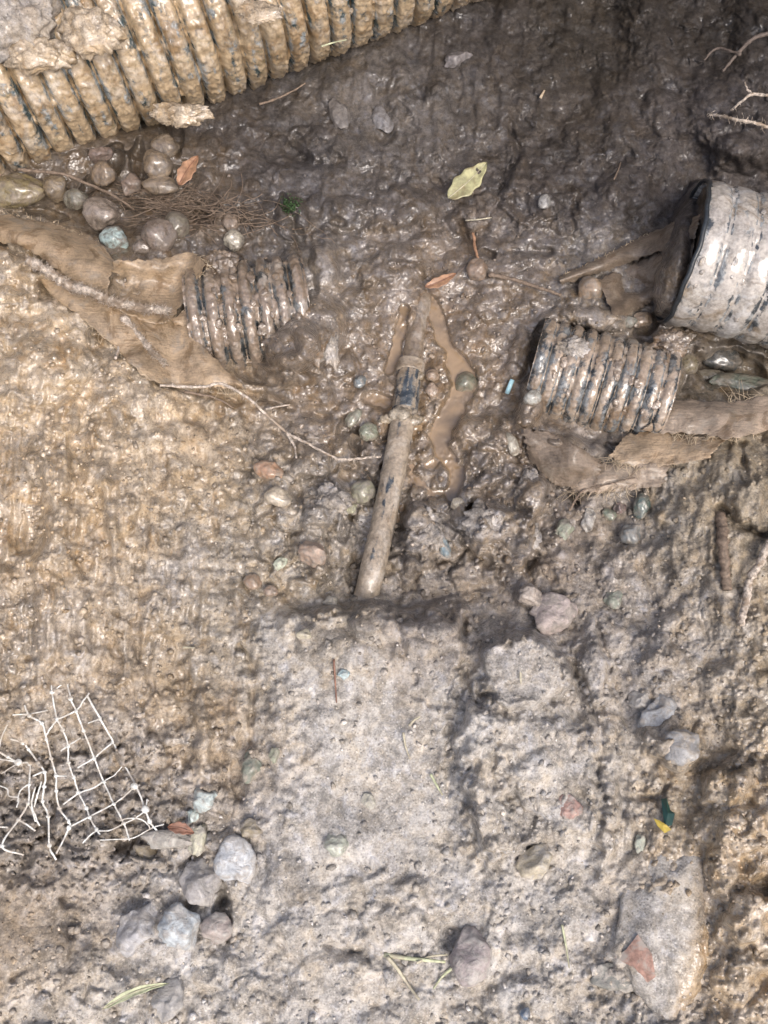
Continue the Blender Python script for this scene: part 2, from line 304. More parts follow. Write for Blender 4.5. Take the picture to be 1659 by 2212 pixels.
# pools: points, half width, bottom
POOLS = [
    ([(872, 668), (866, 720), (850, 770), (842, 800)], 9, -159), ([(926, 650), (946, 690), (955, 730)], 15, -160), ([(958, 735), (985, 770)], 11, -158), ([(985, 785), (1006, 830), (980, 885), (952, 940)], 21, -166), ([(955, 935), (952, 975)], 14, -166),
    ([(965, 985), (985, 1025), (975, 1075)], 13, -160), ([(1020, 1100), (1040, 1105)], 10, -156), ([(800, 860), (830, 870)], 14, -154)]


# slabs of mud with broken edges: outline, height, edge width, smoothness of the top
SLABS = [
    ([(560, 1345), (640, 1350), (700, 1330), (760, 1312), (830, 1322), (880, 1342), (1000, 1318), (1003, 1400), (990, 1480), (968, 1600), (962, 1750), (945, 1850), (880, 1950), (700, 1965), (590, 1900), (560, 1700), (575, 1500)], 34, 11, .75),
    ([(1012, 1500), (1045, 1520), (1080, 1620), (1105, 1760), (1130, 1850), (1050, 1850), (1010, 1720), (990, 1590)], 36, 11, .1),
    ([(1040, 1400), (1090, 1372), (1160, 1375), (1215, 1420), (1235, 1490), (1190, 1530), (1100, 1530), (1035, 1490)], 30, 10, .85),
    ([(1070, 1555), (1170, 1545), (1260, 1590), (1300, 1700), (1290, 1800), (1180, 1790), (1110, 1700)], 22, 12, .45),
    ([(1230, 1400), (1270, 1370), (1310, 1420), (1330, 1520), (1290, 1540), (1255, 1480)], 22, 9, .2),
    ([(1018, 1100), (1070, 1085), (1150, 1120), (1165, 1200), (1120, 1225), (1040, 1195)], 42, 10, .25),
    ([(1130, 1030), (1175, 1030), (1185, 1105), (1150, 1115), (1120, 1080)], 26, 9, .4),
    ([(645, 1090), (700, 1060), (755, 1090), (740, 1180), (715, 1240), (650, 1230)], 30, 10, .2),
    ([(885, 1090), (930, 1085), (950, 1150), (930, 1230), (880, 1240), (868, 1170)], 30, 9, .2),
    ([(560, 1000), (640, 990), (660, 1050), (630, 1120), (560, 1140), (530, 1070)], 18, 12, .3),
    ([(80, 1205), (150, 1180), (190, 1290), (188, 1425), (85, 1430)], 18, 9, .6),
    ([(-40, 920), (70, 920), (88, 1060), (80, 1180), (-40, 1260)], -16, 12, .95),
    ([(105, 1010), (150, 1020), (140, 1180), (110, 1150)], 14, 9, .3), ([(205, 960), (290, 940), (300, 1120), (240, 1180)], 12, 12, .2), ([(30, 640), (200, 660), (210, 800), (150, 880), (20, 850)], 16, 10, .1), ([(230, 780), (330, 770), (330, 900), (250, 930)], 14, 10, .3),
    ([(300, 1395), (350, 1370), (405, 1375), (385, 1500), (322, 1505)], -12, 9, 1.0), ([(430, 1390), (520, 1370), (560, 1440), (500, 1500), (440, 1470)], -8, 12, .9),
    ([(-40, 1895), (60, 1905), (140, 1890), (150, 2040), (100, 2110), (-40, 2110)], 12, 12, .9), ([(415, 1500), (450, 1490), (465, 1700), (430, 1720)], 16, 10, .6), ([(200, 1400), (290, 1430), (280, 1480), (190, 1470)], 10, 9, .3),
    ([(600, 1990), (720, 1980), (760, 2080), (640, 2110), (580, 2060)], 12, 14, .7), ([(770, 1960), (900, 1970), (950, 2040), (860, 2060), (780, 2040)], 12, 12, .4),
    ([(1530, 1680), (1640, 1640), (1700, 1700), (1700, 1900), (1560, 1900), (1500, 1800)], 26, 12, 0), ([(1560, 1920), (1700, 1930), (1700, 2120), (1590, 2080)], 24, 12, 0), ([(1480, 1790), (1530, 1760), (1550, 1960), (1545, 2080), (1500, 2060)], -9, 14, .85),
    ([(1400, 1600), (1470, 1580), (1500, 1640), (1440, 1660)], 22, 9, .4), ([(1330, 1050), (1420, 1060), (1430, 1180), (1340, 1190), (1310, 1120)], -22, 12, .2), ([(1440, 1060), (1545, 1050), (1545, 1230), (1450, 1280)], 16, 12, .2), ([(1570, 1050), (1700, 1000), (1700, 1150), (1590, 1130)], 20, 10, .3),
    ([(1210, 1190), (1300, 1180), (1340, 1280), (1260, 1320), (1200, 1260)], 14, 12, .2),
    ([(700, 170), (790, 160), (830, 330), (760, 360), (710, 300)], 12, 10, .8), ([(870, 200), (960, 190), (1000, 320), (920, 350)], 14, 10, .85), ([(640, 290), (720, 300), (690, 360), (620, 340)], -26, 12, .2), ([(1080, 380), (1170, 370), (1210, 470), (1120, 490)], 22, 11, .1), ([(1230, 420), (1330, 400), (1370, 470), (1260, 520)], 20, 11, .1), ([(820, 400), (930, 420), (930, 480), (800, 500)], 18, 12, .1), ([(1500, 250), (1640, 260), (1660, 350), (1540, 360)], 24, 12, .1),
    ([(690, 500), (730, 510), (735, 640), (690, 620)], 22, 12, .95), ([(1210, 660), (1300, 650), (1370, 680), (1300, 705), (1220, 700)], 26, 12, .8), ([(760, 560), (830, 540), (860, 600), (790, 620)], 18, 10, .2),
    ([(980, 900), (1060, 890), (1120, 960), (1060, 1010), (990, 980)], 26, 11, .15)]


def in_poly(P, X, Y):
    r = np.zeros(X.shape, bool)
    for (ax, ay), (bx, by) in zip(P, P[1:] + P[:1]):
        if ay == by:
            continue
        c = ((ay > Y) != (by > Y)) & (X < (bx - ax) * (Y - ay) / (by - ay) + ax)
        r ^= c
    return r


def mud_height(X, Y, detail=True):
    """height of the mud (picture units) at picture points"""
    X = np.asarray(X, np.float32); Y = np.asarray(Y, np.float32)
    wx = fbm(X / 60, Y / 60, 3) * 16; wy = fbm(X / 60 + 40, Y / 60 + 7, 3) * 16
    h = MACRO(X, Y)[..., 0].astype(np.float32)
    s = SURF(X, Y); rough, wet, streak = s[..., 0], s[..., 1], s[..., 2]
    U = X + wx; V = Y + wy
    for x, y, rx, ry, ang, hh, fl in LUMPS:
        m = (np.abs(X - x) < 1.3 * max(rx, ry) + 30) & (np.abs(Y - y) < 1.3 * max(rx, ry) + 30)
        if not m.any():
            continue
        c, sn = math.cos(R(ang)), math.sin(R(ang))
        dx = U[m] - x; dy = V[m] - y
        q = ((dx * c + dy * sn) / rx) ** 2 + ((-dx * sn + dy * c) / ry) ** 2
        h[m] += hh * np.maximum(0, 1 - q ** fl) ** 0.8 * 0.95
    rough = rough.copy()
    w2x = fbm(X / 22 + 50, Y / 22, 3) * 13; w2y = fbm(X / 22, Y / 22 + 50, 3) * 13
    for P, hh, ew, smo in SLABS:
        xs = [p[0] for p in P]; ys = [p[1] for p in P]
        m = (X > min(xs) - 50) & (X < max(xs) + 50) & (Y > min(ys) - 50) & (Y < max(ys) + 50)
        if not m.any():
            continue
        xx = X[m] + wx[m] * 1.5 + w2x[m] * 1.6; yy = Y[m] + wy[m] * 1.5 + w2y[m] * 1.6
        d = poly_dist(P + P[:1], xx, yy) * np.where(in_poly(P, xx, yy), 1, -1)
        ew = ew * 1.5
        k = sstep(-ew, ew, d)
        if hh == 34:
            k = k * (.12 + .88 * (1 - sstep(1350, 1800, yy))) * (.25 + .75 * sstep(560, 760, xx))
            hh = 38
        h[m] += hh * k * (1 + .25 * np.exp(-(np.maximum(d, 0) / 22) ** 2))
        rough[m] *= 1 - smo * sstep(-4, 16, d)
        rough[m] += .16 * np.exp(-((d + 6) / 15) ** 2) * (1 - wet[m]) * np.minimum(1, np.abs(hh) / 30)
    for P, w, hh in RIDGES:
        xs = [p[0] for p in P]; ys = [p[1] for p in P]
        m = (X > min(xs) - 4 * w - 20) & (X < max(xs) + 4 * w + 20) & (Y > min(ys) - 4 * w - 20) & (Y < max(ys) + 4 * w + 20)
        if not m.any():
            continue
        d = poly_dist(P, X[m] + wx[m] * .6, Y[m] + wy[m] * .6)
        h[m] += hh * np.exp(-(d / (w * (1 + 1.1 * fbm(X[m] / 26, Y[m] / 26, 2)))) ** 2) * (1 + 1.2 * fbm(X[m] / 35 + 8, Y[m] / 35, 2))
    hs0 = h.copy()
    if detail:
        h += fbm(X / 115 + 5, Y / 115, 3, .4) * 30 * (0.45 + 0.55 * rough)
        h += fbm(X / 44, Y / 44 + 31, 3, .4) * 24 * rough
        # clods: rounded lumps of several sizes, wetter mud slumps smoother
        cm = sstep(-.15, .35, fbm(X / 90 + 9, Y / 90, 2))
        st1 = 1 - .55 * streak
        sm = sstep(.38, .75, wet + .35 * fbm(X / 80 + 3, Y / 80 + 60, 2))
        pm = sstep(-.12, .30, fbm(X / 70 + 31, Y / 70 + 5, 3)); pm = .18 + .95 * pm
        l1, e1 = cells((X + wx * 1.2 + w2x) / 52, (Y + wy * 1.2 + w2y) / 58)
        cz = np.maximum(np.exp(-((X - 850) / 330) ** 4 - ((Y - 1110) / 190) ** 4), .8 * np.exp(-((X - 200) / 300) ** 4 - ((Y - 1740) / 170) ** 4))
        l0, e0 = cells((X + wx * 1.5 + w2x) / 74 + 5.5, (Y + wy * 1.5 + w2y) / 66 + 2.5)
        h += (l0 * 30 * np.sqrt(e0) - 14 - 16 * (1 - e0)) * cz * (.3 + .7 * rough)
        h -= sstep(.16, .42, fbm(X / 15 + 9, Y / 15 + 77, 3)) * 20 * np.exp(-((X - 170) / 260) ** 4 - ((Y - 1740) / 190) ** 4)
        h += ((l1 - .5) * 20 * (.35 + .65 * e1) - 7 * (1 - e1)) * rough * cm * st1 * (1 - .6 * sm)
        l2, e2 = cells((X + w2x) / 24 + 3.3, (Y + w2y) / 24)
        h += ((l2 - .5) * 9 * (.4 + .6 * e2) - 3.2 * (1 - e2)) * rough * pm * (1 - .6 * sm)
        l3, e3 = cells((X + w2x * .5) / 11.5 + 8.1, (Y + w2y * .5) / 11.5 + 1.7)
        h += ((l3 - .5) * 3.4 - 1.2 * (1 - e3)) * rough * (1 - .8 * sm) * (.25 + .75 * pm)
        h += fbm(X / 9, Y / 9, 2) * 2.2 * (.3 + .7 * rough) * (1 - .75 * sm)
        h += crumbs((X + wx + w2x * .6) / 36 + 2.2, (Y + wy + w2y * .6) / 27 + 6.6, .8) * 17 * sm * rough
        # holes between the crumbs
        hole = sstep(.30, .55, fbm(X / 24 + 70, Y / 24 + 12, 3))
        h -= hole * 10 * np.minimum(rough, 1) ** 2 * pm * sstep(.1, .4, fbm(X / 120 + 40, Y / 120, 2) + .2)
        # strokes of the spade run down the banks
        sk = fbm((X + wx * .8) / 27 + 2 + Y / 300, Y / 190, 3)
        h += sk * 17 * streak + np.abs(fbm(X / 34 + 11, Y / 260 + 4, 2)) * -11 * streak + (sstep(-.2, .2, fbm((X + wx * 1.2) / 60 + 3, Y / 200 + 8, 3)) - .5) * 12 * streak
    # pools
    for P, w, b in POOLS:
        xs = [p[0] for p in P]; ys = [p[1] for p in P]
        m = (X > min(xs) - 70) & (X < max(xs) + 70) & (Y > min(ys) - 70) & (Y < max(ys) + 70)
        if not m.any():
            continue
        d = poly_dist(P, X[m] + wx[m] * .5 + fbm(X[m] / 14, Y[m] / 14, 2) * 5, Y[m] + wy[m] * .5)
        k = 1 - sstep(w * .75, w * 1.5, d)
        h[m] = h[m] * (1 - k) + (b + (np.clip(h[m] - hs0[m], -40, 40)) * .7) * k
    return h


def hm(X, Y):
    return float(mud_height(np.array([X]), np.array([Y]), True)[0])


def hr(X, Y):
    return .7 * hm(X, Y) + .3 * hs(X, Y)


def hs(X, Y):
    return float(mud_height(np.array([X]), np.array([Y]), False)[0])


# ------------------------------------------------------------------ materials
class NT:
    def __init__(self, name):
        self.m = bpy.data.materials.new(name); self.m.use_nodes = True
        self.t = self.m.node_tree
        for n in list(self.t.nodes):
            self.t.nodes.remove(n)
        self.out = self.n('ShaderNodeOutputMaterial')
        self.b = self.n('ShaderNodeBsdfPrincipled')
        self.l(self.b.outputs[0], self.out.inputs[0])

    def n(self, typ, **kw):
        n = self.t.nodes.new(typ)
        for k, v in kw.items():
            setattr(n, k, v)
        return n

    def l(self, a, b):
        self.t.links.new(a, b)

    def put(self, sock, v):
        if hasattr(v, 'is_output'):
            self.l(v, sock)
        else:
            sock.default_value = v

    def coord(self, kind='Object'):
        return self.n('ShaderNodeTexCoord').outputs[kind]

    def mapping(self, vec, scale):
        n = self.n('ShaderNodeMapping'); self.l(vec, n.inputs[0]); n.inputs['Scale'].default_value = scale
        return n.outputs[0]

    def noise(self, vec, scale, detail=4, rough=.55, dist=0.0):
        n = self.n('ShaderNodeTexNoise'); self.l(vec, n.inputs['Vector'])
        n.inputs['Scale'].default_value = scale; n.inputs['Detail'].default_value = detail
        n.inputs['Roughness'].default_value = rough; n.inputs['Distortion'].default_value = dist
        return n.outputs['Fac']

    def voronoi(self, vec, scale):
        n = self.n('ShaderNodeTexVoronoi'); self.l(vec, n.inputs['Vector']); n.inputs['Scale'].default_value = scale
        return n

    def ramp(self, v, a, b, lo=0.0, hi=1.0):
        n = self.n('ShaderNodeMapRange'); n.interpolation_type = 'SMOOTHSTEP'
        self.put(n.inputs[0], v)
        for i, x in enumerate((a, b, lo, hi)):
            n.inputs[i + 1].default_value = x
        return n.outputs[0]

    def math(self, op, a, b=0.0):
        n = self.n('ShaderNodeMath', operation=op); self.put(n.inputs[0], a); self.put(n.inputs[1], b)
        return n.outputs[0]

    def mix(self, f, a, b, mode='MIX'):
        n = self.n('ShaderNodeMix', data_type='RGBA', blend_type=mode)
        self.put(n.inputs[0], f)
        for s, v in ((n.inputs[6], a), (n.inputs[7], b)):
            if hasattr(v, 'is_output'):
                self.l(v, s)
            else:
                s.default_value = tuple(v)[:3] + (1,)
        return n.outputs[2]

    def mixf(self, f, a, b):
        n = self.n('ShaderNodeMix', data_type='FLOAT')
        self.put(n.inputs[0], f); self.put(n.inputs[2], a); self.put(n.inputs[3], b)
        return n.outputs[0]

    def gray(self, v):
        n = self.n('ShaderNodeCombineColor')
        for i in range(3):
            self.l(v, n.inputs[i])
        return n.outputs[0]

    def bump(self, h, strength, dist, normal=None):
        n = self.n('ShaderNodeBump'); self.l(h, n.inputs['Height'])
        n.inputs['Strength'].default_value = strength; n.inputs['Distance'].default_value = dist
        if normal is not None:
            self.l(normal, n.inputs['Normal'])
        return n.outputs[0]

    def attr(self, name, typ='GEOMETRY'):
        return self.n('ShaderNodeAttribute', attribute_name=name, attribute_type=typ)

    def set(self, **kw):
        for k, v in kw.items():
            self.put(self.b.inputs[k.replace('_', ' ')], v)
        return self.m


def mat_mud():
    t = NT('mud')
    co = t.coord()
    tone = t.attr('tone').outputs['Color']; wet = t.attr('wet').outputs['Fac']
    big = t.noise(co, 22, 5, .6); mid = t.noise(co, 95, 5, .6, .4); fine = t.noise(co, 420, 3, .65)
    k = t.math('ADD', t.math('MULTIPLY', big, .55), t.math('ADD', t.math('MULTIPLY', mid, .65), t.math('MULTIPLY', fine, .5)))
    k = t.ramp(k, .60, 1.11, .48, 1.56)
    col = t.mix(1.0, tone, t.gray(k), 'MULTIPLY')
    # ochre and grey-violet soil worked through each other
    hue = t.ramp(t.noise(co, 34, 4, .65, .8), .42, .66)
    col = t.mix(t.math('MULTIPLY', hue, t.ramp(wet, 0, 1, .35, .9)), col, t.mix(1.0, col, (.98, .86, .66), 'MULTIPLY'))
    hue2 = t.ramp(t.noise(t.mapping(co, (1.3, 1.1, 1.7)), 47, 4, .65, .8), .50, .7)
    col = t.mix(t.math('MULTIPLY', hue2, .75), col, t.mix(1.0, col, (1.10, 1.16, 1.30), 'MULTIPLY'))
    hz = t.noise(t.mapping(co, (15, 9, 15)), 1.0, 5, .68, 1.6)
    sat = t.ramp(wet, .1, .7, .35, 1.0)
    col = t.mix(t.math('MULTIPLY', sat, t.ramp(hz, .50, .66)), col, t.mix(1.0, col, (1.22, 1.28, 1.38), 'MULTIPLY'))
    col = t.mix(t.math('MULTIPLY', sat, t.ramp(hz, .47, .34)), col, t.mix(1.0, col, (.84, .74, .60), 'MULTIPLY'))
    # grit: pale and dark grains
    v = t.voronoi(co, 330)
    r = t.n('ShaderNodeSeparateColor'); t.l(v.outputs['Color'], r.inputs[0])
    near = t.ramp(v.outputs['Distance'], .25, .42, 1, 0)
    pale = t.math('MULTIPLY', near, t.ramp(r.outputs[0], .86, .90))
    dark = t.math('MULTIPLY', near, t.ramp(r.outputs[1], .82, .86))
    col = t.mix(t.math('MULTIPLY', pale, .4), col, t.mix(1.0, tone, (1.9, 1.95, 2.0), 'MULTIPLY'))
    col = t.mix(t.math('MULTIPLY', dark, .42), col, (.035, .03, .028))
    wl = t.math('ADD', wet, t.ramp(t.noise(co, 60, 4, .6), .3, .7, -.35, .35))
    rough = t.ramp(wl, .1, 1.0, .68, .3)
    bh = t.math('ADD', t.math('MULTIPLY', t.noise(co, 260, 4, .6), 1.0), t.math('MULTIPLY', fine, .5))
    nm = t.bump(bh, .6, .0026)
    t.l(nm, t.b.inputs['Normal'])
    wn_ = t.bump(t.noise(co, 150, 1, .5), .8, .004)
    t.l(wn_, t.b.inputs['Coat Normal'])
    return t.set(Base_Color=col, Roughness=rough, Coat_Weight=t.ramp(wl, .15, .8, 0.05, 1.0), Coat_Roughness=t.ramp(wl, .55, 1.1, .22, .07), Coat_IOR=1.58, Specular_IOR_Level=t.ramp(wl, .1, 1.0, .12, .5))


def mat_clod(name, base, wet=.2):
    """loose mud on things"""
    t = NT(name)
    co = t.coord()
    k = t.ramp(t.math('ADD', t.noise(co, 120, 5, .6), t.math('MULTIPLY', t.noise(co, 500, 3, .6), .7)), .55, 1.15, .6, 1.4)
    col = t.mix(1.0, base, t.gray(k), 'MULTIPLY')
    hue = t.ramp(t.noise(co, 50, 4, .6, .5), .4, .65)
    col = t.mix(t.math('MULTIPLY', hue, .5), col, t.mix(1.0, col, (.88, .98, 1.15), 'MULTIPLY'))
    t.l(t.bump(t.noise(co, 300, 4, .6), .6, .0025), t.b.inputs['Normal'])
    return t.set(Base_Color=col, Roughness=.7 - .45 * wet, Coat_Weight=wet * .6, Coat_Roughness=.12)


def mat_plastic(name, base, plast, mossy=0.0, cover=.5, wet=.5, pale=.6):
    """black corrugated plastic under a torn coat of wet mud"""
    t = NT(name)
    co = t.coord()
    mud = t.attr('mud').outputs['Fac']
    n1 = t.noise(co, 60, 5, .65, .6); n2 = t.noise(co, 260, 4, .6)
    k = t.ramp(t.math('ADD', n1, t.math('MULTIPLY', n2, .9)), .6, 1.25, .62, 1.40)
    mcol = t.mix(1.0, base, t.gray(k), 'MULTIPLY')
    gr = t.ramp(t.noise(co, 30, 4, .6, 1.0), .48, .70)
    mcol = t.mix(t.math('MULTIPLY', gr, .5), mcol, t.mix(1.0, (.36, .33, .29), t.gray(k), 'MULTIPLY'))
    lo = t.noise(co, 17, 4, .65, 1.4)
    mcol = t.mix(t.ramp(lo, .52, .66), mcol, t.mix(1.0, mcol, (.62, .55, .46), 'MULTIPLY'))
    mcol = t.mix(t.math('MULTIPLY', t.ramp(lo, .46, .34), .8), mcol, t.mix(1.0, mcol, (1.22, 1.30, 1.42), 'MULTIPLY'))
    if mossy:
        ms = t.ramp(t.noise(co, 75, 4, .7, .5), .56, .72)
        mcol = t.mix(t.math('MULTIPLY', ms, mossy), mcol, (.06, .065, .025))
    bare = t.ramp(t.math('ADD', mud, t.math('MULTIPLY', t.math('SUBTRACT', t.noise(co, 110, 5, .7, .8), .5), .9)), cover - .10, cover + .14)
    film = t.math('MULTIPLY', t.ramp(t.noise(co, 40, 4, .6, 1.0), .40, .58), t.ramp(n2, .3, .6, .45, 1.0))
    pcol = t.mix(t.math('MULTIPLY', film, pale), plast, (.34, .35, .345))  # thin dried film, with sky reflections on the plastic painted in pale
    col = t.mix(bare, pcol, mcol)
    t.l(t.bump(t.math('ADD', t.math('MULTIPLY', n2, .7), t.math('MULTIPLY', bare, 1.2)), .5, .002), t.b.inputs['Normal'])
    rough = t.mixf(bare, .22, t.ramp(n1, .35, .7, .55 - .25 * wet, .75 - .3 * wet))
    return t.set(Base_Color=col, Roughness=rough, Coat_Weight=.9 * wet, Coat_Roughness=.07, Coat_IOR=1.6)


def mat_stone():
    t = NT('stone')
    co = t.coord()
    oi = t.n('ShaderNodeObjectInfo')
    base = oi.outputs['Color']; wet = oi.outputs['Alpha']
    n1 = t.noise(co, 45, 5, .6, .5); n2 = t.noise(co, 300, 4, .65)
    k = t.ramp(t.math('ADD', n1, t.math('MULTIPLY', n2, .6)), .5, 1.1, .66, 1.32)
    col = t.mix(1.0, base, t.gray(k), 'MULTIPLY')
    film = t.ramp(t.noise(co, 70, 5, .7, .6), .40, .62, .10, .88)
    rr_ = t.ramp(t.noise(co, 90, 4, .7, .6), .42, .58)
    col = t.mix(film, col, t.mix(1.0, t.attr('film', 'OBJECT').outputs['Color'], t.gray(k), 'MULTIPLY'))
    t.l(t.bump(t.math('ADD', t.math('MULTIPLY', n2, .5), t.math('ADD', t.math('MULTIPLY', film, .9), t.math('MULTIPLY', t.noise(co, 130, 3, .5), 1.2))), .6, .0022), t.b.inputs['Normal'])
    rough = t.mixf(wet, .72, t.ramp(rr_, 0, 1, .25, .6))
    return t.set(Base_Color=col, Roughness=rough, Coat_Weight=t.math('MULTIPLY', wet, t.ramp(rr_, 0, 1, 1.0, .35)), Coat_Roughness=.09, Coat_IOR=1.6)


def mat_fabric(name='felt', base=(.30, .22, .14)):
    t = NT(name)
    co = t.coord()
    n1 = t.noise(co, 30, 5, .65, .8); n2 = t.noise(co, 380, 4, .7); n3 = t.noise(t.mapping(co, (60, 420, 200)), 1.0, 3, .6)
    k = t.ramp(t.math('ADD', n1, t.math('ADD', t.math('MULTIPLY', n2, .45), t.math('MULTIPLY', n3, .45))), .62, 1.25, .5, 1.45)
    col = t.mix(1.0, base, t.gray(k), 'MULTIPLY')
    g = t.ramp(t.noise(co, 48, 4, .6, .6), .52, .70)
    col = t.mix(t.math('MULTIPLY', g, .7), col, (.25, .21, .165))
    dk = t.ramp(t.noise(co, 26, 5, .7, 1.2), .50, .66)
    col = t.mix(dk, col, t.mix(1.0, col, (.58, .52, .44), 'MULTIPLY'))
    t.l(t.bump(t.math('ADD', n2, n3), .6, .0022), t.b.inputs['Normal'])
    return t.set(Base_Color=col, Roughness=.6, Coat_Weight=.45, Coat_Roughness=.22)


def mat_simple(name, base, rough=.6, var=.3, scale=200, coat=0.0, trans=0.0, second=None):
    t = NT(name)
    co = t.coord()
    k = t.ramp(t.noise(co, scale, 4, .6), .3, .7, 1 - var, 1 + var)
    col = t.mix(1.0, base, t.gray(k), 'MULTIPLY')
    if second is not None:
        col = t.mix(t.ramp(t.noise(co, scale * .3, 4, .6, .6), .45, .62), col, second)
    t.l(t.bump(t.noise(co, scale * 2, 3, .6), .4, .0012), t.b.inputs['Normal'])
    return t.set(Base_Color=col, Roughness=rough, Coat_Weight=coat, Coat_Roughness=.1, Transmission_Weight=trans)


def mat_water():
    t = NT('muddy_water')
    co = t.coord()
    n = t.noise(co, 30, 3, .5, .6)
    col = t.mix(t.ramp(n, .35, .65), (.29, .205, .125), (.19, .14, .095))
    t.l(t.bump(t.noise(co, 55, 3, .5, .8), .25, .006), t.b.inputs['Normal'])
    return t.set(Base_Color=col, Roughness=.05, IOR=1.4, Coat_Weight=1.0, Coat_Roughness=.03, Coat_IOR=1.5)


M = {
    'mud': mat_mud(), 'stone': mat_stone(), 'water': mat_water(), 'felt': mat_fabric(), 'felt_grey': mat_fabric('felt_grey', (.27, .21, .155)), 'felt_dark': mat_fabric('felt_dark', (.165, .125, .09)),
    'pipe_ochre': mat_plastic('pipe_ochre', (.335, .25, .155), (.03, .052, .055), .5, .27, .7, .9),
    'pipe_grey': mat_plastic('pipe_grey', (.325, .295, .262), (.045, .05, .054), .15, .17, .8, .95),
    'pipe_wet': mat_plastic('pipe_wet', (.26, .20, .145), (.028, .033, .036), .15, .36, 1.0, .6),
    'hose': mat_plastic('hose', (.27, .22, .165), (.028, .036, .045), .0, .33, .45, .3),
    'pipe_brown': mat_plastic('pipe_brown', (.20, .152, .112), (.025, .03, .032), .2, .22, 1.0, .4),
    'hose_wet': mat_plastic('hose_wet', (.17, .13, .092), (.02, .03, .04), .0, .3, .9, .1),
    'clod_ochre': mat_clod('clod_ochre', (.36, .26, .16), .5), 'clod_grey': mat_clod('clod_grey', (.33, .275, .235), .25), 'clod_brown': mat_clod('clod_brown', (.23, .165, .11), .7),
    'root_pale': mat_simple('root_pale', (.42, .36, .30), .8, .5, 260, 0, 0, (.27, .21, .155)), 'root_brown': mat_simple('root_brown', (.17, .125, .09), .7, .35, 300), 'root_dark': mat_simple('root_dark', (.11, .085, .07), .7, .3, 300),
    'fibre': mat_simple('fibre', (.45, .36, .25), .7, .25, 300),
    'net': mat_simple('net', (.78, .78, .73), .42, .25, 150, .2, .2, (.52, .47, .40)),
    'leaf_yellow': mat_simple('leaf_yellow', (.34, .325, .18), .5, .35, 90, .15, 0, (.20, .155, .08)), 'leaf_orange': mat_simple('leaf_orange', (.30, .17, .10), .5, .3, 120, .15), 'leaf_brown': mat_simple('leaf_brown', (.20, .10, .065), .55, .3, 120),
    'grass_pale': mat_simple('grass_pale', (.42, .44, .28), .55, .3, 120, 0, 0, (.34, .31, .22)), 'straw': mat_simple('straw', (.44, .40, .29), .6, .3, 150, 0, 0, (.33, .29, .22)), 'moss': mat_simple('moss', (.045, .09, .03), .7, .4, 200),
    'scrap_green': mat_simple('scrap_green', (.012, .045, .035), .35, .3, 120, .3), 'scrap_yellow': mat_simple('scrap_yellow', (.50, .37, .07), .4, .2, 120), 'scrap_blue': mat_simple('scrap_blue', (.38, .60, .66), .35, .15, 120, .2),
    'brick': mat_simple('brick', (.30, .18, .14), .8, .35, 150, 0, 0, (.31, .27, .235)), 'grit': mat_clod('grit', (.30, .24, .19), .35), 'grit_pale': mat_clod('grit_pale', (.46, .41, .34), .3),
}


# ------------------------------------------------------------------ object helpers
def mesh_obj(name, V, F, mat, parent=None, origin=None, smooth=True):
    V = np.asarray(V, float)
    if origin is None:
        origin = np.array(parent.location) if parent is not None else V.mean(0)
    me = bpy.data.meshes.new(name)
    me.from_pydata((V - origin).tolist(), [], [tuple(f) for f in F])
    me.materials.append(mat)
    if smooth:
        me.polygons.foreach_set('use_smooth', np.ones(len(me.polygons), bool))
    o = bpy.data.objects.new(name, me)
    COL.objects.link(o)
    if parent is not None:
        o.parent = parent
        o.location = np.asarray(origin) - np.array(parent.location)
    else:
        o.location = origin
    return o


def tag(o, label=None, cat=None, group=None, kind=None):
    if label: o['label'] = label
    if cat: o['category'] = cat
    if group: o['group'] = group
    if kind: o['kind'] = kind
    return o


def thing(name, loc, label, cat, group=None):
    e = bpy.data.objects.new(name, None)
    e.empty_display_size = .02
    COL.objects.link(e); e.location = loc
    return tag(e, label, cat, group)


def set_attr(o, name, vals):
    a = o.data.attributes.new(name, 'FLOAT', 'POINT')
    a.data.foreach_set('value', np.asarray(vals, np.float32).ravel())


def smooth_path(P, n):
    """Catmull-Rom through points of any dimension, n samples"""
    P = np.asarray(P, float)
    if len(P) == 2:
        return P[0] + np.linspace(0, 1, n)[:, None] * (P[1] - P[0])
    Q = np.vstack([2 * P[0] - P[1], P, 2 * P[-1] - P[-2]])
    s = np.linspace(0, len(P) - 1 - 1e-6, n)
    i = s.astype(int); t = (s - i)[:, None]
    a, b, c, d = Q[i], Q[i + 1], Q[i + 2], Q[i + 3]
    return .5 * (2 * b + (c - a) * t + (2 * a - 5 * b + 4 * c - d) * t ** 2 + (3 * b - a - 3 * c + d) * t ** 3)


def tube(path, rad, sides=8, flat=1.0, cap=True):
    path = np.asarray(path, float); n = len(path)
    rad = np.broadcast_to(np.asarray(rad, float), (n,))
    T = np.gradient(path, axis=0); T /= np.linalg.norm(T, axis=1)[:, None] + 1e-12
    up = np.array([0, 0, 1.0]); V = []
    for k in range(n):
        s = np.cross(T[k], up); l = np.linalg.norm(s)
        s = np.array([1.0, 0, 0]) if l < 1e-4 else s / l
        u = np.cross(s, T[k])
        for a in range(sides):
            w = 2 * math.pi * a / sides
            V.append(path[k] + rad[k] * (math.cos(w) * s + math.sin(w) * u * flat))
    F = []
    for k in range(n - 1):
        for a in range(sides):
            b = (a + 1) % sides
            F.append((k * sides + a, k * sides + b, (k + 1) * sides + b, (k + 1) * sides + a))
    if cap:
        F.append(tuple(range(sides))[::-1]); F.append(tuple(range((n - 1) * sides, n * sides)))
    return np.array(V), F


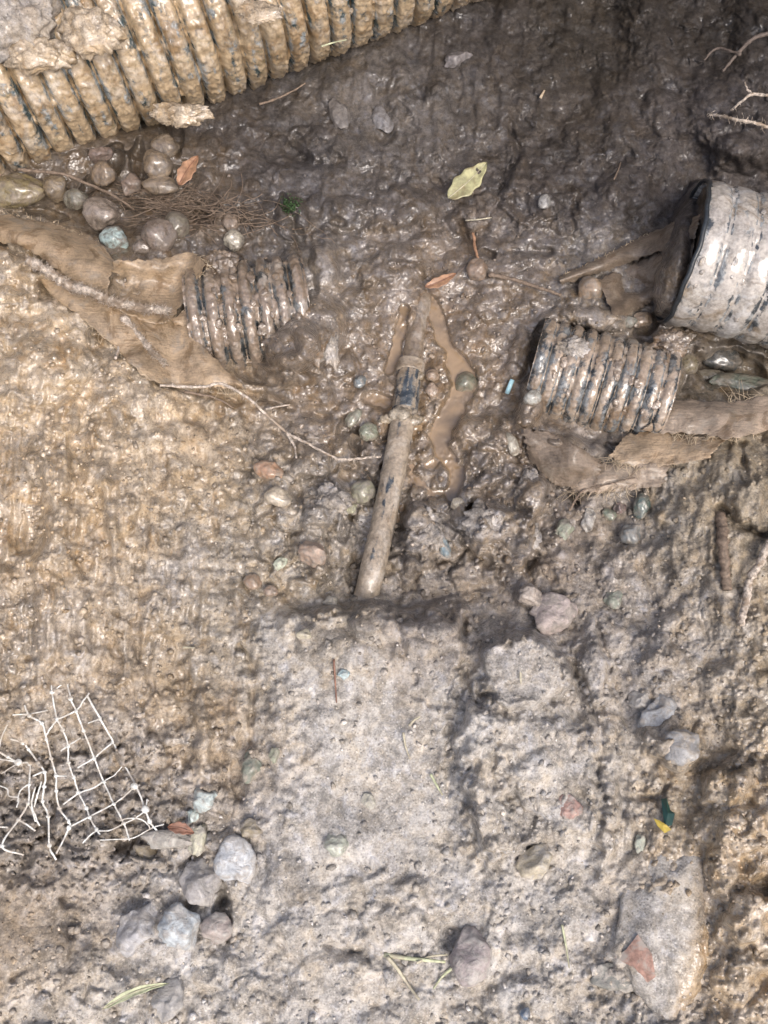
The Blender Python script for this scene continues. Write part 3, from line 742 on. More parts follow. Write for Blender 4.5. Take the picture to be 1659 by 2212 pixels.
def soil(o, col, wet):
    n = len(o.data.vertices)
    col = np.broadcast_to(np.asarray(col, np.float32), (n, 3))
    a = o.data.attributes.new('tone', 'FLOAT_COLOR', 'POINT'); a.data.foreach_set('color', np.concatenate([col, np.ones((n, 1))], 1).astype(np.float32).ravel())
    set_attr(o, 'wet', np.broadcast_to(wet, (n,)))


class MB:
    def __init__(self): self.V = []; self.F = []; self.n = 0

    def add(self, V, F):
        self.V.append(np.asarray(V)); self.F += [tuple(i + self.n for i in f) for f in F]; self.n += len(V)
        return self

    def build(self, name, mat, parent=None, smooth=True):
        return mesh_obj(name, np.vstack(self.V), self.F, mat, parent, None, smooth)


_ico = {}


def ico(sub):
    if sub not in _ico:
        import bmesh
        bm = bmesh.new(); bmesh.ops.create_icosphere(bm, subdivisions=sub, radius=1)
        bm.verts.ensure_lookup_table()
        _ico[sub] = (np.array([v.co[:] for v in bm.verts]), [tuple(v.index for v in f.verts) for f in bm.faces])
        bm.free()
    return _ico[sub]


def pebble_verts(seed, rough=.16, facet=.35, sub=4):
    V, F = ico(sub)
    r = random.Random(seed)
    off = np.array([r.uniform(-50, 50) for _ in range(3)])
    W = V.copy()
    # cut a few soft facets into the ball, then add fine unevenness
    for _ in range(9):
        d = np.array([r.gauss(0, 1) for _ in range(3)]); d /= np.linalg.norm(d)
        c = r.uniform(.62, .92)
        q = W @ d
        W -= np.outer(np.maximum(0, q - c) * facet * 2.2, d)
    W *= (1 + rough * 1.5 * fbm3(V * .9 + off, 2) + rough * .45 * fbm3(V * 3.0 + off, 3))[:, None]
    return W, F


def stone(name, X, Y, rx, ry, ang, color, wet, label, cat='stone', lift=.35, flat=.75, rough=.16, facet=.35, mat='stone', group=None, sub=4, h=None):
    W, F = pebble_verts(int(X * 131 + Y), rough, facet, sub)
    a = rx * PX * 1.06; b = ry * PX * 1.06; c = min(a, b) * flat
    W = W * np.array([a, b, c])
    base = hs(X, Y) if h is None else h
    hh = base + 8 + c / PX * (1.3 * lift - (.60 if Y < 1450 else .74))
    k = 1 - hh * PX / CAM[2]
    W *= k
    p = at(X, Y, hh)
    th = -R(ang); cs, sn = math.cos(th), math.sin(th)
    Rz = np.array([[cs, -sn, 0], [sn, cs, 0], [0, 0, 1]])
    o = mesh_obj(name, W @ Rz.T + p, F, M[mat], None, p)
    o.color = tuple(color) + (wet,)
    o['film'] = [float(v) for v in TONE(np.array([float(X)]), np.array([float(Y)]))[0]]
    if mat == 'mud':
        side = sstep(.1, .7, W[:, 0] / a)[:, None]
        soil(o, np.array(PAD) * (1 - side) + np.array(OCH2) * side, .1 + .85 * side[:, 0])
    return tag(o, label, cat, group)


# ------------------------------------------------------------------ stones: where they lie (the mud is pushed up round the sunk ones)
def c(*a): return a


ST = [  # x, y, rx, ry, angle, colour, wet, lift, flat, label
    (34, 414, 68, 38, -4, c(.20, .16, .08), 1, .55, .8, 'large smooth olive wet stone at the left edge under the ribbed pipe'),
    (118, 404, 30, 33, 0, c(.20, .15, .09), 1, .5, .8, 'brown wet stone behind the large olive stone at the left edge'),
    (164, 430, 27, 25, 20, c(.18, .17, .13), 1, .5, .8, 'grey wet pebble right of the large olive stone'),
    (216, 462, 42, 38, 30, c(.27, .22, .18), 1, .6, .85, 'grey-brown glistening stone above the pale blue stone'),
    (246, 517, 32, 30, 40, c(.36, .46, .45), .8, .5, .8, 'pale blue stone touching the edge of the brown fabric'),
    (221, 374, 31, 29, 0, c(.21, .15, .095), .9, .5, .8, 'squarish brown stone just beneath the large ribbed pipe'),
    (216, 333, 28, 22, 10, c(.20, .145, .12), .7, .5, .8, 'reddish brown lump wedged under the edge of the large pipe'),
    (357, 316, 33, 28, -30, c(.19, .145, .10), 1, .6, .8, 'top stone of the wet brown stack left of the orange leaf'),
    (338, 354, 34, 33, 0, c(.22, .165, .11), 1, .65, .8, 'round middle stone of the wet brown stack left of the orange leaf'),
    (345, 400, 44, 22, 4, c(.20, .15, .10), .8, .5, .8, 'flat bottom stone of the wet brown stack left of the orange leaf'),
    (344, 508, 38, 42, 20, c(.20, .155, .125), 1, .65, .9, 'big dark glistening stone above the brown fabric sheet'),
    (380, 492, 34, 36, 0, c(.18, .16, .12), .9, .45, .8, 'dull wet stone tucked behind the big dark glistening stone'),
    (306, 534, 20, 17, 0, c(.20, .16, .13), 1, .5, .8, 'small wet pebble between the pale blue stone and the big dark one'),
    (282, 398, 24, 26, 0, c(.20, .145, .11), .6, .45, .8, 'dull brown lump between two stacks of wet stones'),
    (505, 518, 22, 24, 0, c(.42, .38, .30), 1, .7, .9, 'shiny pale round pebble above the buried ribbed stub'),
    (499, 482, 20, 22, 0, c(.24, .18, .13), .8, .5, .8, 'mud-brown pebble directly above the shiny pale round one'),
    (1276, 624, 29, 28, 0, c(.29, .205, .13), .9, .8, .9, 'smooth round tan stone resting on the folded fabric strip'),
    (1032, 582, 25, 24, 0, c(.22, .15, .10), .8, .6, .9, 'round brown pebble at the left end of the thin root'),
    (1005, 826, 24, 23, 0, c(.17, .18, .13), 1, .75, .9, 'green-grey pebble standing in the tan puddle'),
    (934, 811, 15, 14, 0, c(.27, .19, .13), 1, .6, .9, 'brown wet pebble right of the dark coupling, upper of two'),
    (933, 844, 15, 17, 0, c(.29, .21, .15), 1, .6, .9, 'brown wet pebble right of the dark coupling, lower of two'),
    (797, 933, 22, 19, -30, c(.24, .26, .19), 1, .7, .9, 'green-grey egg-shaped pebble left of the thin pipe'),
    (762, 902, 14, 24, 40, c(.24, .24, .18), 1, .6, .8, 'long grey pebble up and left of the green-grey egg-shaped pebble'),
    (777, 824, 14, 15, 0, c(.13, .16, .17), 1, .6, .9, 'small dark blue pebble left of the dark coupling'),
    (779, 1064, 29, 26, -20, c(.28, .27, .19), .9, .7, .9, 'pale olive pebble in the dark hollow beside the thin pipe'),
    (988, 1088, 15, 13, 0, c(.48, .42, .32), 1, .7, .9, 'cream pebble at the foot of the puddle channel'),
    (959, 1182, 14, 25, -16, c(.18, .25, .28), .9, .55, .9, 'blue-grey oval pebble in mud right of the thin pipe'),
    (759, 1100, 13, 10, -30, c(.50, .50, .34), .5, .7, .9, 'tiny yellowish chip below the pale olive pebble'),
    (606, 1217, 17, 12, -35, c(.50, .54, .42), .5, .6, .8, 'pale greenish chip on the slope left of the thin pipe'),
    (598, 1074, 29, 22, 10, c(.50, .42, .31), .9, .65, .9, 'shiny cream stone on the left slope under the reddish stone'),
    (580, 1016, 30, 20, 15, c(.38, .22, .13), .9, .55, .8, 'reddish tan wet stone on the left slope above the cream one'),
    (675, 1196, 31, 27, 20, c(.38, .27, .20), .4, .55, .9, 'pinkish tan angular stone left of the lower thin pipe'),
    (546, 1256, 20, 16, 20, c(.30, .20, .13), .9, .6, .9, 'rounded wet brown pebble left of the pale greenish chip'),
    (586, 1277, 15, 12, 0, c(.30, .21, .15), .8, .6, .9, 'small brown pebble just right of the rounded wet brown one'),
    (714, 1298, 15, 12, 0, c(.46, .42, .34), .4, .6, .9, 'pale pebble beside the buried end of the thin pipe'),
    (655, 1370, 16, 11, 0, c(.52, .47, .34), .3, .5, .9, 'yellowish flat pebble at the top left of the smooth mud'),
    (1188, 1327, 52, 37, -20, c(.40, .335, .31), .1, .75, .9, 'large pinkish grey cobble sitting on the mud above the round smooth mound'),
    (1140, 1288, 32, 24, 20, c(.42, .36, .31), .3, .55, .9, 'crumbly pale lump on the upper left of the pinkish cobble'),
    (1216, 1152, 20, 26, 35, c(.25, .27, .20), .5, .4, .8, 'dull green flat stone pressed in mud right of centre'),
    (1273, 1122, 15, 28, 10, c(.47, .44, .39), .5, .5, .8, 'pale upright oval stone beneath the frayed fabric'),
    (1387, 1092, 17, 28, 10, c(.06, .10, .085), 1, .6, .9, 'dark green upright stone in the hollow under the frayed fabric'),
    (1317, 1111, 16, 12, 20, c(.17, .20, .14), .8, .5, .9, 'small green pebble left of the dark green upright stone'),
    (1338, 1097, 13, 13, 0, c(.17, .12, .11), .7, .5, .9, 'small plum-brown pebble in the hollow under the frayed fabric'),
    (1366, 1156, 26, 22, 10, c(.16, .17, .17), .6, .45, .8, 'dark grey rounded stone under the dark green upright stone'),
    (1486, 788, 24, 22, 0, c(.20, .17, .11), 1, .7, .9, 'glossy olive pebble under the lower edge of the right-hand pipe'),
    (1560, 776, 44, 25, 6, c(.055, .06, .06), 1, .55, .9, 'black wet stone in the gap beneath the right-hand pipe'),
    (1612, 832, 74, 26, 8, c(.12, .14, .11), .9, .5, .7, 'dark greenish flat stone between the right-hand pipe and the frayed fabric'),
    (1534, 812, 36, 18, 6, c(.17, .15, .11), .9, .5, .8, 'olive-brown flat stone right of the glossy olive pebble'),
    (436, 1904, 38, 42, 15, c(.36, .34, .33), .3, .6, .9, 'grey rounded stone with dark gap, below left of the pale holed stone'),
    (512, 1860, 39, 46, -15, c(.50, .52, .54), .25, .55, .8, 'pale bluish stone with a small muddy pit near the bottom left'),
    (440, 1730, 26, 24, 0, c(.48, .55, .53), .3, .55, .8, 'pale turquoise stone right of the white netting'),
    (416, 1762, 12, 14, 20, c(.46, .55, .52), .3, .5, .8, 'small turquoise chip touching the pale turquoise stone'),
    (427, 1818, 18, 34, 8, c(.50, .48, .36), .2, .5, .8, 'cream upright stone below the turquoise stones'),
    (302, 2005, 42, 46, 30, c(.45, .44, .44), .25, .55, .8, 'pale grey stone, left of the pair near the bottom left'),
    (386, 2008, 40, 42, -20, c(.46, .50, .52), .25, .55, .8, 'pale blue-grey stone, right of the pair near the bottom left'),
    (466, 2002, 32, 30, 0, c(.37, .31, .28), .2, .5, .9, 'muddy brownish stone right of the pale blue-grey pair'),
    (546, 1788, 22, 20, 0, c(.24, .20, .13), .4, .4, .9, 'olive-brown pebble above the pale bluish pitted stone'),
    (724, 1826, 24, 25, 20, c(.40, .42, .34), .4, .5, .8, 'pale green pebble pressed into the smooth mud'),
    (360, 2166, 30, 40, 25, c(.30, .29, .28), .3, .5, .8, 'grey stone at the bottom under the pale grass blade'),
    (364, 1816, 58, 17, 4, c(.36, .34, .30), .2, .7, .6, 'flat grey slab of stone under the corner of the netting'),
    (312, 1846, 26, 20, 20, c(.30, .24, .15), .3, .5, .8, 'tan stone in the dark gap under the netting corner'),
    (545, 1656, 22, 32, 5, c(.15, .17, .13), .4, .35, .7, 'dark greenish stone half sunk at the left of the smooth mud'),
    (594, 1630, 12, 16, 0, c(.26, .27, .19), .3, .4, .8, 'little greenish pebble right of the dark sunk stone'),
    (742, 1457, 12, 11, 0, c(.34, .45, .46), .4, .4, .8, 'tiny teal pebble beside the upright brown straw'),
    (796, 1728, 13, 18, -30, c(.42, .40, .32), .2, .3, .8, 'pale chip half sunk in the middle of the smooth mud'),
    (1159, 1864, 38, 29, -32, c(.46, .40, .29), .2, .7, .9, 'tan pebble with a dark hollow at its upper left, lower right of the smooth mud'),
    (1014, 2054, 42, 52, 10, c(.34, .29, .28), .1, .55, .9, 'dull violet-grey stone right of the crossed straws'),
    (1134, 2189, 11, 11, 0, c(.05, .10, .17), .9, .7, .9, 'tiny dark blue pebble at the bottom edge'),
    (1334, 2112, 52, 26, 10, c(.19, .19, .165), .3, .5, .7, 'dark greenish slab below the reddish brick fragment'),
    (1228, 1746, 22, 26, 30, c(.36, .21, .17), .2, .4, .8, 'reddish stone chip right of the long ridge in the mud'),
    (1450, 2054, 18, 14, 10, c(.30, .34, .35), .3, .4, .7, 'small bluish pebble on the smooth ochre boulder'),
    (1384, 1824, 11, 18, 0, c(.40, .44, .36), .2, .5, .8, 'pale green chip below the dark green scrap'),
    (1424, 1550, 46, 40, 20, c(.36, .37, .38), .3, .45, .8, 'bluish grey stone, upper of two on the right bank'),
    (1470, 1616, 40, 36, -20, c(.30, .30, .30), .3, .45, .8, 'darker grey stone, lower of two on the right bank'),
    (1384, 1512, 27, 24, 0, c(.40, .38, .35), .4, .45, .9, 'pale grey stone at the upper left of the two on the right bank'),
    (1327, 1292, 22, 18, 20, c(.20, .22, .17), .4, .4, .8, 'dark green pebble right of the large pinkish cobble'),
    (1442, 2000, 96, 165, 14, c(.36, .30, .235), -.12, .22, .5, 'big smooth boulder plastered with ochre mud at the lower right'),
    (986, 128, 34, 20, -20, c(.19, .17, .165), .4, .35, .8, 'dull grey stone in the dark wall under the end of the large pipe'),
    (1530, 430, 18, 24, 30, c(.20, .17, .10), .3, .4, .8, 'small yellowish brown stone in soil above the right-hand pipe'),
    (1385, 690, 26, 18, -20, c(.28, .20, .13), .7, .6, .8, 'tan pebble beside the cut end of the right-hand pipe'),
    (1360, 655 + 40, 16, 12, 0, c(.26, .26, .22), .9, .6, .8, 'small grey pebble left of the tan pebble by the cut pipe end'),
    (1176, 436, 14, 20, 10, c(.30, .29, .27), 1, .5, .8, 'shiny grey upright pebble in the dark soil right of the yellow leaf'),
    (826, 262, 22, 34, -14, c(.21, .20, .20), .7, .3, .6, 'grey smooth stone face in the streaked dark wall'),
    (735, 250, 20, 46, -18, c(.18, .16, .145), .7, .3, .5, 'long brownish grey stone in the streaked dark wall'),
    (1106, 958, 13, 26, -14, c(.44, .41, .33), .8, .5, .8, 'pale upright pebble left of the brown torn flap'),
    (1150, 858, 20, 18, 0, c(.38, .38, .34), 1, .6, .8, 'grey shiny pebble at the left end of the narrow ribbed pipe'),
]
STH = [.45 * hs(q[0], q[1]) + .55 * float(np.median(mud_height(np.array([q[0], q[0] - q[2] * .6, q[0] + q[2] * .6, q[0], q[0]]), np.array([q[1], q[1], q[1], q[1] - q[3] * .6, q[1] + q[3] * .6])))) for q in ST]
for q in ST:
    if q[7] < .58 and q[1] > 560:
        LUMPS.append((q[0] + 2, q[1] + 2, q[2] * 1.55, q[3] * 1.55, q[4], min(q[2], q[3]) * q[8] * .34, 1.3))

LUMPS.append((250, 420, 230, 95, 5, -38, 2.5))
LUMPS.append((1580, 800, 80, 34, 5, -30, 2.0))

# ------------------------------------------------------------------ ground: one sheet, fine in view, wide beyond
def lines(a, b, step, far):
    core = np.arange(a, b + step, step)
    ext = []; d = step * 3; x = 0
    while x < far:
        d *= 1.28; x += d; ext.append(x)
    ext = np.array(ext)
    return np.concatenate([a - ext[::-1], core, core[-1] + ext])


gx = lines(-.56, .56, .00141, 30.0)
gy = lines(-.66, .80, .00145, 30.0)
GX, GY = np.meshgrid(gx, gy)
sh = GX.shape
DX, DY = from_plane(GX, GY)
DXc = np.clip(DX, -7000, 8700); DYc = np.clip(DY, -7000, 9200)
Hm = mud_height(DXc, DYc).astype(np.float64)
outx = np.maximum(0, np.maximum(-.56 - GX, GX - .56)); outn = np.maximum(0, GY - .80); outs = np.maximum(0, -.66 - GY)
bank = sstep(.0, .55, outx) * .30 + sstep(0, .30, outn) * .85 + sstep(0, .5, outs) * .06  # unseen banks; the north one is made high to shade the upper wall
far = sstep(0, .6, np.maximum(np.maximum(outx, outn), outs))
Z = Hm * PX * (1 - far) + np.minimum(bank, .85) + fbm(GX * 3, GY * 3, 3) * .05 * far
kk = (Hm * PX / CAM[2]) * (1 - far)
VX = GX + (CAM[0] - GX) * kk; VY = GY + (CAM[1] - GY) * kk
me = bpy.data.meshes.new('ground')
nv = GX.size
me.vertices.add(nv)
me.vertices.foreach_set('co', np.stack([VX, VY, Z], -1).astype(np.float32).ravel())
ny, nx = sh
ii = (np.arange(ny - 1)[:, None] * nx + np.arange(nx - 1)[None, :]).ravel()
quads = np.stack([ii, ii + 1, ii + nx + 1, ii + nx], 1).astype(np.int32)
me.loops.add(quads.size); me.loops.foreach_set('vertex_index', quads.ravel())
me.polygons.add(len(quads))
me.polygons.foreach_set('loop_start', np.arange(0, quads.size, 4, dtype=np.int32))
me.polygons.foreach_set('use_smooth', np.ones(len(quads), bool))
me.update(calc_edges=True)
ground = bpy.data.objects.new('ground', me)
COL.objects.link(ground)
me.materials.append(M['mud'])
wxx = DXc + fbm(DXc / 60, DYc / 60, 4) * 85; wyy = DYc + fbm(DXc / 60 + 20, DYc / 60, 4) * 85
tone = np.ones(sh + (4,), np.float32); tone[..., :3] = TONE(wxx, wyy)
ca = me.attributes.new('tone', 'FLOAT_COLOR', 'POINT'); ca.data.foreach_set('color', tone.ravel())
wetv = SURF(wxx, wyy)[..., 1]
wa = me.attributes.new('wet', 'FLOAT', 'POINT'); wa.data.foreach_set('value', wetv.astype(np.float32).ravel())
tag(ground, kind='structure')

# ------------------------------------------------------------------ water
wxs = np.linspace(780, 1080, 121); wys = np.linspace(575, 1130, 223)
WXX, WYY = np.meshgrid(wxs, wys)
stir = sum(np.exp(-((WXX - x) ** 2 / rx ** 2 + (WYY - y) ** 2 / ry ** 2)) for x, y, rx, ry in [(978, 695, 26, 36), (946, 640, 20, 14), (872, 700, 10, 22), (1018, 878, 14, 24), (965, 1010, 16, 44), (1000, 862, 16, 8)])
WP = at(WXX, WYY, WATER + fbm(WXX / 22, WYY / 22, 2) * .9 + fbm(WXX / 8, WYY / 10, 2) * 6 * np.minimum(stir, 1)
        + 3.2 * np.exp(-np.maximum(WATER - mud_height(WXX, WYY), 0) / 2.2)).reshape(-1, 3)
WF = [(j * 121 + i, (j + 1) * 121 + i, (j + 1) * 121 + i + 1, j * 121 + i + 1) for j in range(222) for i in range(120)]
water = tag(mesh_obj('water', WP, WF, M['water']), kind='structure')


# ------------------------------------------------------------------ corrugated drain pipes
def corrugated(name, c0, c1, h0, h1, radius, pitch, depth, mat, label, seed, fill=.35, lump=.5, thick=1.0, prof=.55, n_around=220):
    """c0, c1: axis ends in picture units; each corrugation is a part of its own"""
    P0 = at(c0[0], c0[1], h0); P1 = at(c1[0], c1[1], h1)
    ax = P1 - P0; L = np.linalg.norm(ax); ax /= L
    side = np.cross(ax, [0, 0, 1.0]); side /= np.linalg.norm(side)
    up = np.cross(side, ax)
    root = thing(name, P0 - up * radius * PX, label, 'drain pipe')
    kz = 1 - .5 * (h0 + h1) * PX / CAM[2]
    r = radius * PX * kz; p = pitch * PX * kz; d = depth * PX * kz
    n = max(1, int(round(L / p))); p = L / n
    for k in range(n):
        mid = P0 + ax * (k + .5) * p
        mx, my = from_plane(mid[0], mid[1])
        seen = -230 < mx < 1890 and -330 < my < 2400
        na = n_around if seen else 72
        ph = np.linspace(-math.pi, math.pi, na, endpoint=False)     # seam underneath
        s = np.linspace(0, 1, 15 if seen else 7)
        S, PHI = np.meshgrid(s, ph)
        x = (k + S) * p
        crest = 1 - np.abs(2 * S - 1) ** prof
        u = x / PX / 38 + seed; v = PHI * r / PX / 38
        vs = PHI * r / PX / 150
        mudn = fbm(u, v, 4) * .55 + fbm(u * .35 + 5, v * .35, 2) * .6        # mud thickness
        level = -d * (1 - fill * 2) + d * .9 * thick * (mudn) + d * lump * np.maximum(0, fbm(u * 2.1 + 9, v * 2.1, 3)) 
        wall = -d * (1 - crest) + fbm(u * .5, vs, 2) * d * .12
        rr = np.maximum(wall, level)
        rr = rr + fbm(u * 5, v * 5, 2) * d * .10 + crumbs(u * 4.5, v * 4.5) * d * .16 * (level > wall - d * .1) + np.maximum(0, fbm(u * 2.6 + 4, v * 2.6, 3)) * d * .32
        mudm = .5 + .55 * fbm(x / PX / 26 + seed, PHI * r / PX / 130, 4) + .35 * fbm(u * 1.3 + 30, v * 1.3, 3) + .25 * sstep(-.1 * d, .2 * d, level - wall) - 1.3 * (1 - crest) ** 1.5 * (level < wall)
        mudm = np.clip(mudm, 0, 1)
        rad_ = r + rr
        pos = P0 + x[..., None] * ax + (np.sin(PHI) * rad_)[..., None] * side + (np.cos(PHI) * rad_)[..., None] * up
        V = pos.reshape(-1, 3); m = len(s)
        F = [(j * m + i, j * m + i + 1, ((j + 1) % na) * m + i + 1, ((j + 1) % na) * m + i) for j in range(na) for i in range(m - 1)]
        o = mesh_obj('corrugation', V, F, M[mat], root)
        set_attr(o, 'mud', mudm.ravel())
    # inner liner so that the ends show a wall and a dark bore
    V = []; q = 48
    for xx, rr in ((0.0, r - d * .95), (0.0, r - d * 1.35), (L, r - d * 1.35), (L, r - d * .95)):
        for a in range(q):
            w = 2 * math.pi * a / q
            V.append(P0 + ax * xx + side * math.sin(w) * rr + up * math.cos(w) * rr)
    F = [(j * q + a, j * q + (a + 1) % q, ((j + 1) % 4) * q + (a + 1) % q, ((j + 1) % 4) * q + a) for j in range(4) for a in range(q)]
    o = mesh_obj('liner', V, F, M[mat], root); set_attr(o, 'mud', np.zeros(len(V)))
    return root, (P0, ax, side, up, r)


big_pipe, bigf = corrugated('drain_pipe', (-410, 302), (1640, -468), -30, -30, 236, 57, 40, 'pipe_ochre', 'large corrugated drain pipe caked in ochre mud across the upper left corner', 3.0, .12, .45, 1.0, 6.0, 300)
right_pipe, rightf = corrugated('drain_pipe', (1474, 545), (2170, 709), 5, 5, 163, 56, 9, 'pipe_grey', 'broad ribbed drain pipe with cut end, coated in pale mud, at the right edge', 21.0, .14, .55, 1.0, 3.0, 240)
mid_pipe, midf = corrugated('drain_pipe', (1150, 792), (1440, 866), -126, -108, 112, 29, 13, 'pipe_wet', 'narrow ribbed pipe with blue-grey shine lying just above the frayed brown fabric', 41.0, .15, .3, .8, 3.0, 200)
left_pipe, leftf = corrugated('drain_pipe', (415, 702), (668, 668), -108, -120, 124, 40, 25, 'pipe_brown', 'short stub of ribbed pipe smothered in wet brown mud beside the torn brown fabric', 61.0, .16, .45, .9, 2.4, 200)


def pipe_lumps(root, fr, L, count, seed, col, wet, rmax):
    P0, ax, side, up, r = fr
    rr = random.Random(seed)
    for k in range(count):
        s = rr.uniform(.03, .97) * L * PX; ph = rr.gauss(.1, .7); q = rr.uniform(4, rmax) * PX
        V, F = pebble_verts(seed * 100 + k, .5, .3, 3)
        ctr = P0 + ax * s + (side * math.sin(ph) + up * math.cos(ph)) * (r - .1 * q)
        n = side * math.sin(ph) + up * math.cos(ph); tg = np.cross(ax, n)
        V = V * np.array([q * rr.uniform(.7, 1.1), q * rr.uniform(.8, 1.6), q * .33])
        o = mesh_obj('mud_lump', ctr + V[:, :1] * ax + V[:, 1:2] * tg + V[:, 2:] * n, F, M['mud'], root)
        soil(o, col, wet)


pipe_lumps(mid_pipe, midf, 300, 26, 5, np.array(WETB) * 1.15, .9, 11)
pipe_lumps(left_pipe, leftf, 250, 26, 6, WETB, 1.0, 15)
pipe_lumps(right_pipe, rightf, 260, 12, 7, GRY, .6, 9)
pipe_lumps(big_pipe, bigf, 1900, 56, 8, OCH2, .7, 14)


def pipe_mouth_edge():
    """dark cut edge of the right-hand pipe"""
    P0 = at(1474, 545, 5); P1 = at(2170, 709, 5)
    ax = (P1 - P0) / np.linalg.norm(P1 - P0); side = np.cross(ax, [0, 0, 1.0]); side /= np.linalg.norm(side); up = np.cross(side, ax)
    r = 163 * PX; q = 120; V = []; F = []
    prof = [(-.0022, r + .0002), (-.0022, r - .003), (.003, r - .003), (.003, r + .0002)]
    for a in range(q):
        w = 2 * math.pi * a / q
        for xx, rr in prof:
            j = .0012 * math.sin(5 * w) + .0006 * math.sin(17 * w + 1)
            V.append(P0 + ax * (xx + j) + side * math.sin(w) * rr + up * math.cos(w) * rr)
    for a in range(q):
        b = (a + 1) % q
        for i in range(4):
            F.append((a * 4 + i, b * 4 + i, b * 4 + (i + 1) % 4, a * 4 + (i + 1) % 4))
    o = mesh_obj('cut_rim', V, F, M['rim'], right_pipe)
    V = [P0 + ax * .02]; F = []; nr = 14
    for k in range(1, nr + 1):
        for a in range(q):
            w = 2 * math.pi * a / q; rr = (r - .0045) * k / nr
            V.append(P0 + side * math.sin(w) * rr + up * math.cos(w) * rr + ax * (.006 + .008 * float(fbm(np.array([rr * 30 * math.sin(w)]), np.array([rr * 30 * math.cos(w)]), 3)[0])))
    for a in range(q):
        F.append((0, 1 + a, 1 + (a + 1) % q))
        for k in range(nr - 1):
            F.append((1 + k * q + a, 1 + (k + 1) * q + a, 1 + (k + 1) * q + (a + 1) % q, 1 + k * q + (a + 1) % q))
    soil(mesh_obj('mud_fill', V, F, M['mud'], right_pipe), np.array(BRN) * .55, .35)


M['rim'] = mat_simple('rim', (.018, .022, .026), .4, .3, 200, .2)
pipe_mouth_edge()

# ------------------------------------------------------------------ thin water pipe with its coupling
def hose():
    pts = [(940, 575, -190), (914, 640, -158), (900, 720, -146), (884, 815, -128), (872, 900, -112), (852, 1010, -95), (830, 1120, -80), (806, 1225, -62), (788, 1300, -82), (778, 1350, -130)]
    W = np.array([at(*p) for p in pts])
    root = thing('water_pipe', W[5], 'thin mud-coated plastic water pipe with dark coupling, running down from the puddle', 'pipe')

    def seg(name, a, b, r0, r1, mat='hose', seed=0.0, cov=.6):
        path = smooth_path(W, 400)[a:b]
        L = np.concatenate([[0], np.cumsum(np.linalg.norm(np.diff(path, axis=0), axis=1))]) / PX
        n = len(path); sides = 48
        V, F = tube(path, np.linspace(r0, r1, n) * PX, sides)
        T = np.repeat(np.arange(n), sides); A = np.tile(np.arange(sides), n) / sides * 2 * math.pi
        ctr = np.repeat(path, sides, axis=0)
        d = V - ctr; d /= np.linalg.norm(d, axis=1)[:, None]
        u = np.repeat(L, sides) / 60 + seed; v = A * r0 / 24
        mudn = fbm(u, v, 4); streak = fbm(u * .6 + 3, v * 2.2, 3)
        V = V + d * ((mudn * 2.6 + np.maximum(0, fbm(u * 4, v * 3, 3)) * 3.2) * PX)[:, None]
        o = mesh_obj(name, V, F, M[mat], root)
        set_attr(o, 'mud', np.clip(cov + mudn * .5 + streak * .55, 0, 1))
        return o
    seg('pipe_length', 0, 128, 24, 24, 'hose_wet', seed=1, cov=.85)
    seg('coupling', 122, 172, 29, 30, seed=9, cov=.30)
    seg('coupling_collar', 118, 130, 33, 33, seed=12, cov=.75)
    seg('pipe_length', 164, 400, 28, 27, seed=4, cov=.62)
    for (X, Y, h, r, sd) in [(868, 895, -88, 30, 3), (836, 905, -100, 20, 5), (893, 905, -95, 20, 8), (905, 812, -112, 14, 11)]:
        Vv, F = pebble_verts(sd * 77, .5, .3, 3)
        o = mesh_obj('mud_lump', Vv * np.array([r, r * .7, r * .5]) * PX + at(X, Y, h), F, M['mud'], root)
        soil(o, OLV, .6)


hose()


# ------------------------------------------------------------------ felt fabric sheets
def panel(name, top, bot, root, mat='felt', n=70, m=30, bulge=0.0, wr=5.0, thick=4.0, seed=0.0, fold=0.0):
    """sheet lofted between two edges given as (X, Y, height above the mud)"""
    def edge(E):
        P = smooth_path(np.array([(x, y, hs(x, y) + o + 8) for x, y, o in E], float), n)
        return P
    A = edge(top); B = edge(bot)
    t = np.linspace(0, 1, m)[:, None, None]
    G = A[None] * (1 - t) + B[None] * t
    tt = t[..., 0]
    X, Y = G[..., 0], G[..., 1]
    w = fbm(X / 60 + seed, Y / 60, 2) * wr + fbm(X / 16 + seed, Y / 16, 3) * wr * .16
    if fold:
        w = w + np.sin(tt * math.pi * 2 * fold + fbm(X / 70, Y / 70 + seed, 2) * 3) * wr * .9
    Hh = G[..., 2] + bulge * np.sin(math.pi * tt) + w
    # ragged outline
    ex = fbm(np.linspace(0, 14, n) + seed, np.zeros(n), 4) * 11
    ey = fbm(np.linspace(0, 8, m) + seed + 30, np.zeros(m), 4) * 10
    cx = np.linspace(0, 1, n)[None]
    X = X + ey[:, None] * ((cx > .97) * 1.0 - (cx < .03))
    Y = Y + ex[None] * (tt > .96) - ex[None] * (tt < .04)
    up = at(X, Y, Hh); dn = at(X, Y, Hh - thick)
    V = np.concatenate([up.reshape(-1, 3), dn.reshape(-1, 3)]); q = n * m
    F = []
    for j in range(m - 1):
        for i in range(n - 1):
            a = j * n + i
            F.append((a, a + n, a + n + 1, a + 1)); F.append((q + a, q + a + 1, q + a + n + 1, q + a + n))
    rim = list(range(n)) + [j * n + n - 1 for j in range(1, m)] + [(m - 1) * n + i for i in range(n - 2, -1, -1)] + [j * n for j in range(m - 2, 0, -1)]
    for a, b in zip(rim, rim[1:] + rim[:1]):
        F.append((a, b, b + q, a + q))
    return mesh_obj(name, V, F, M[mat], root)


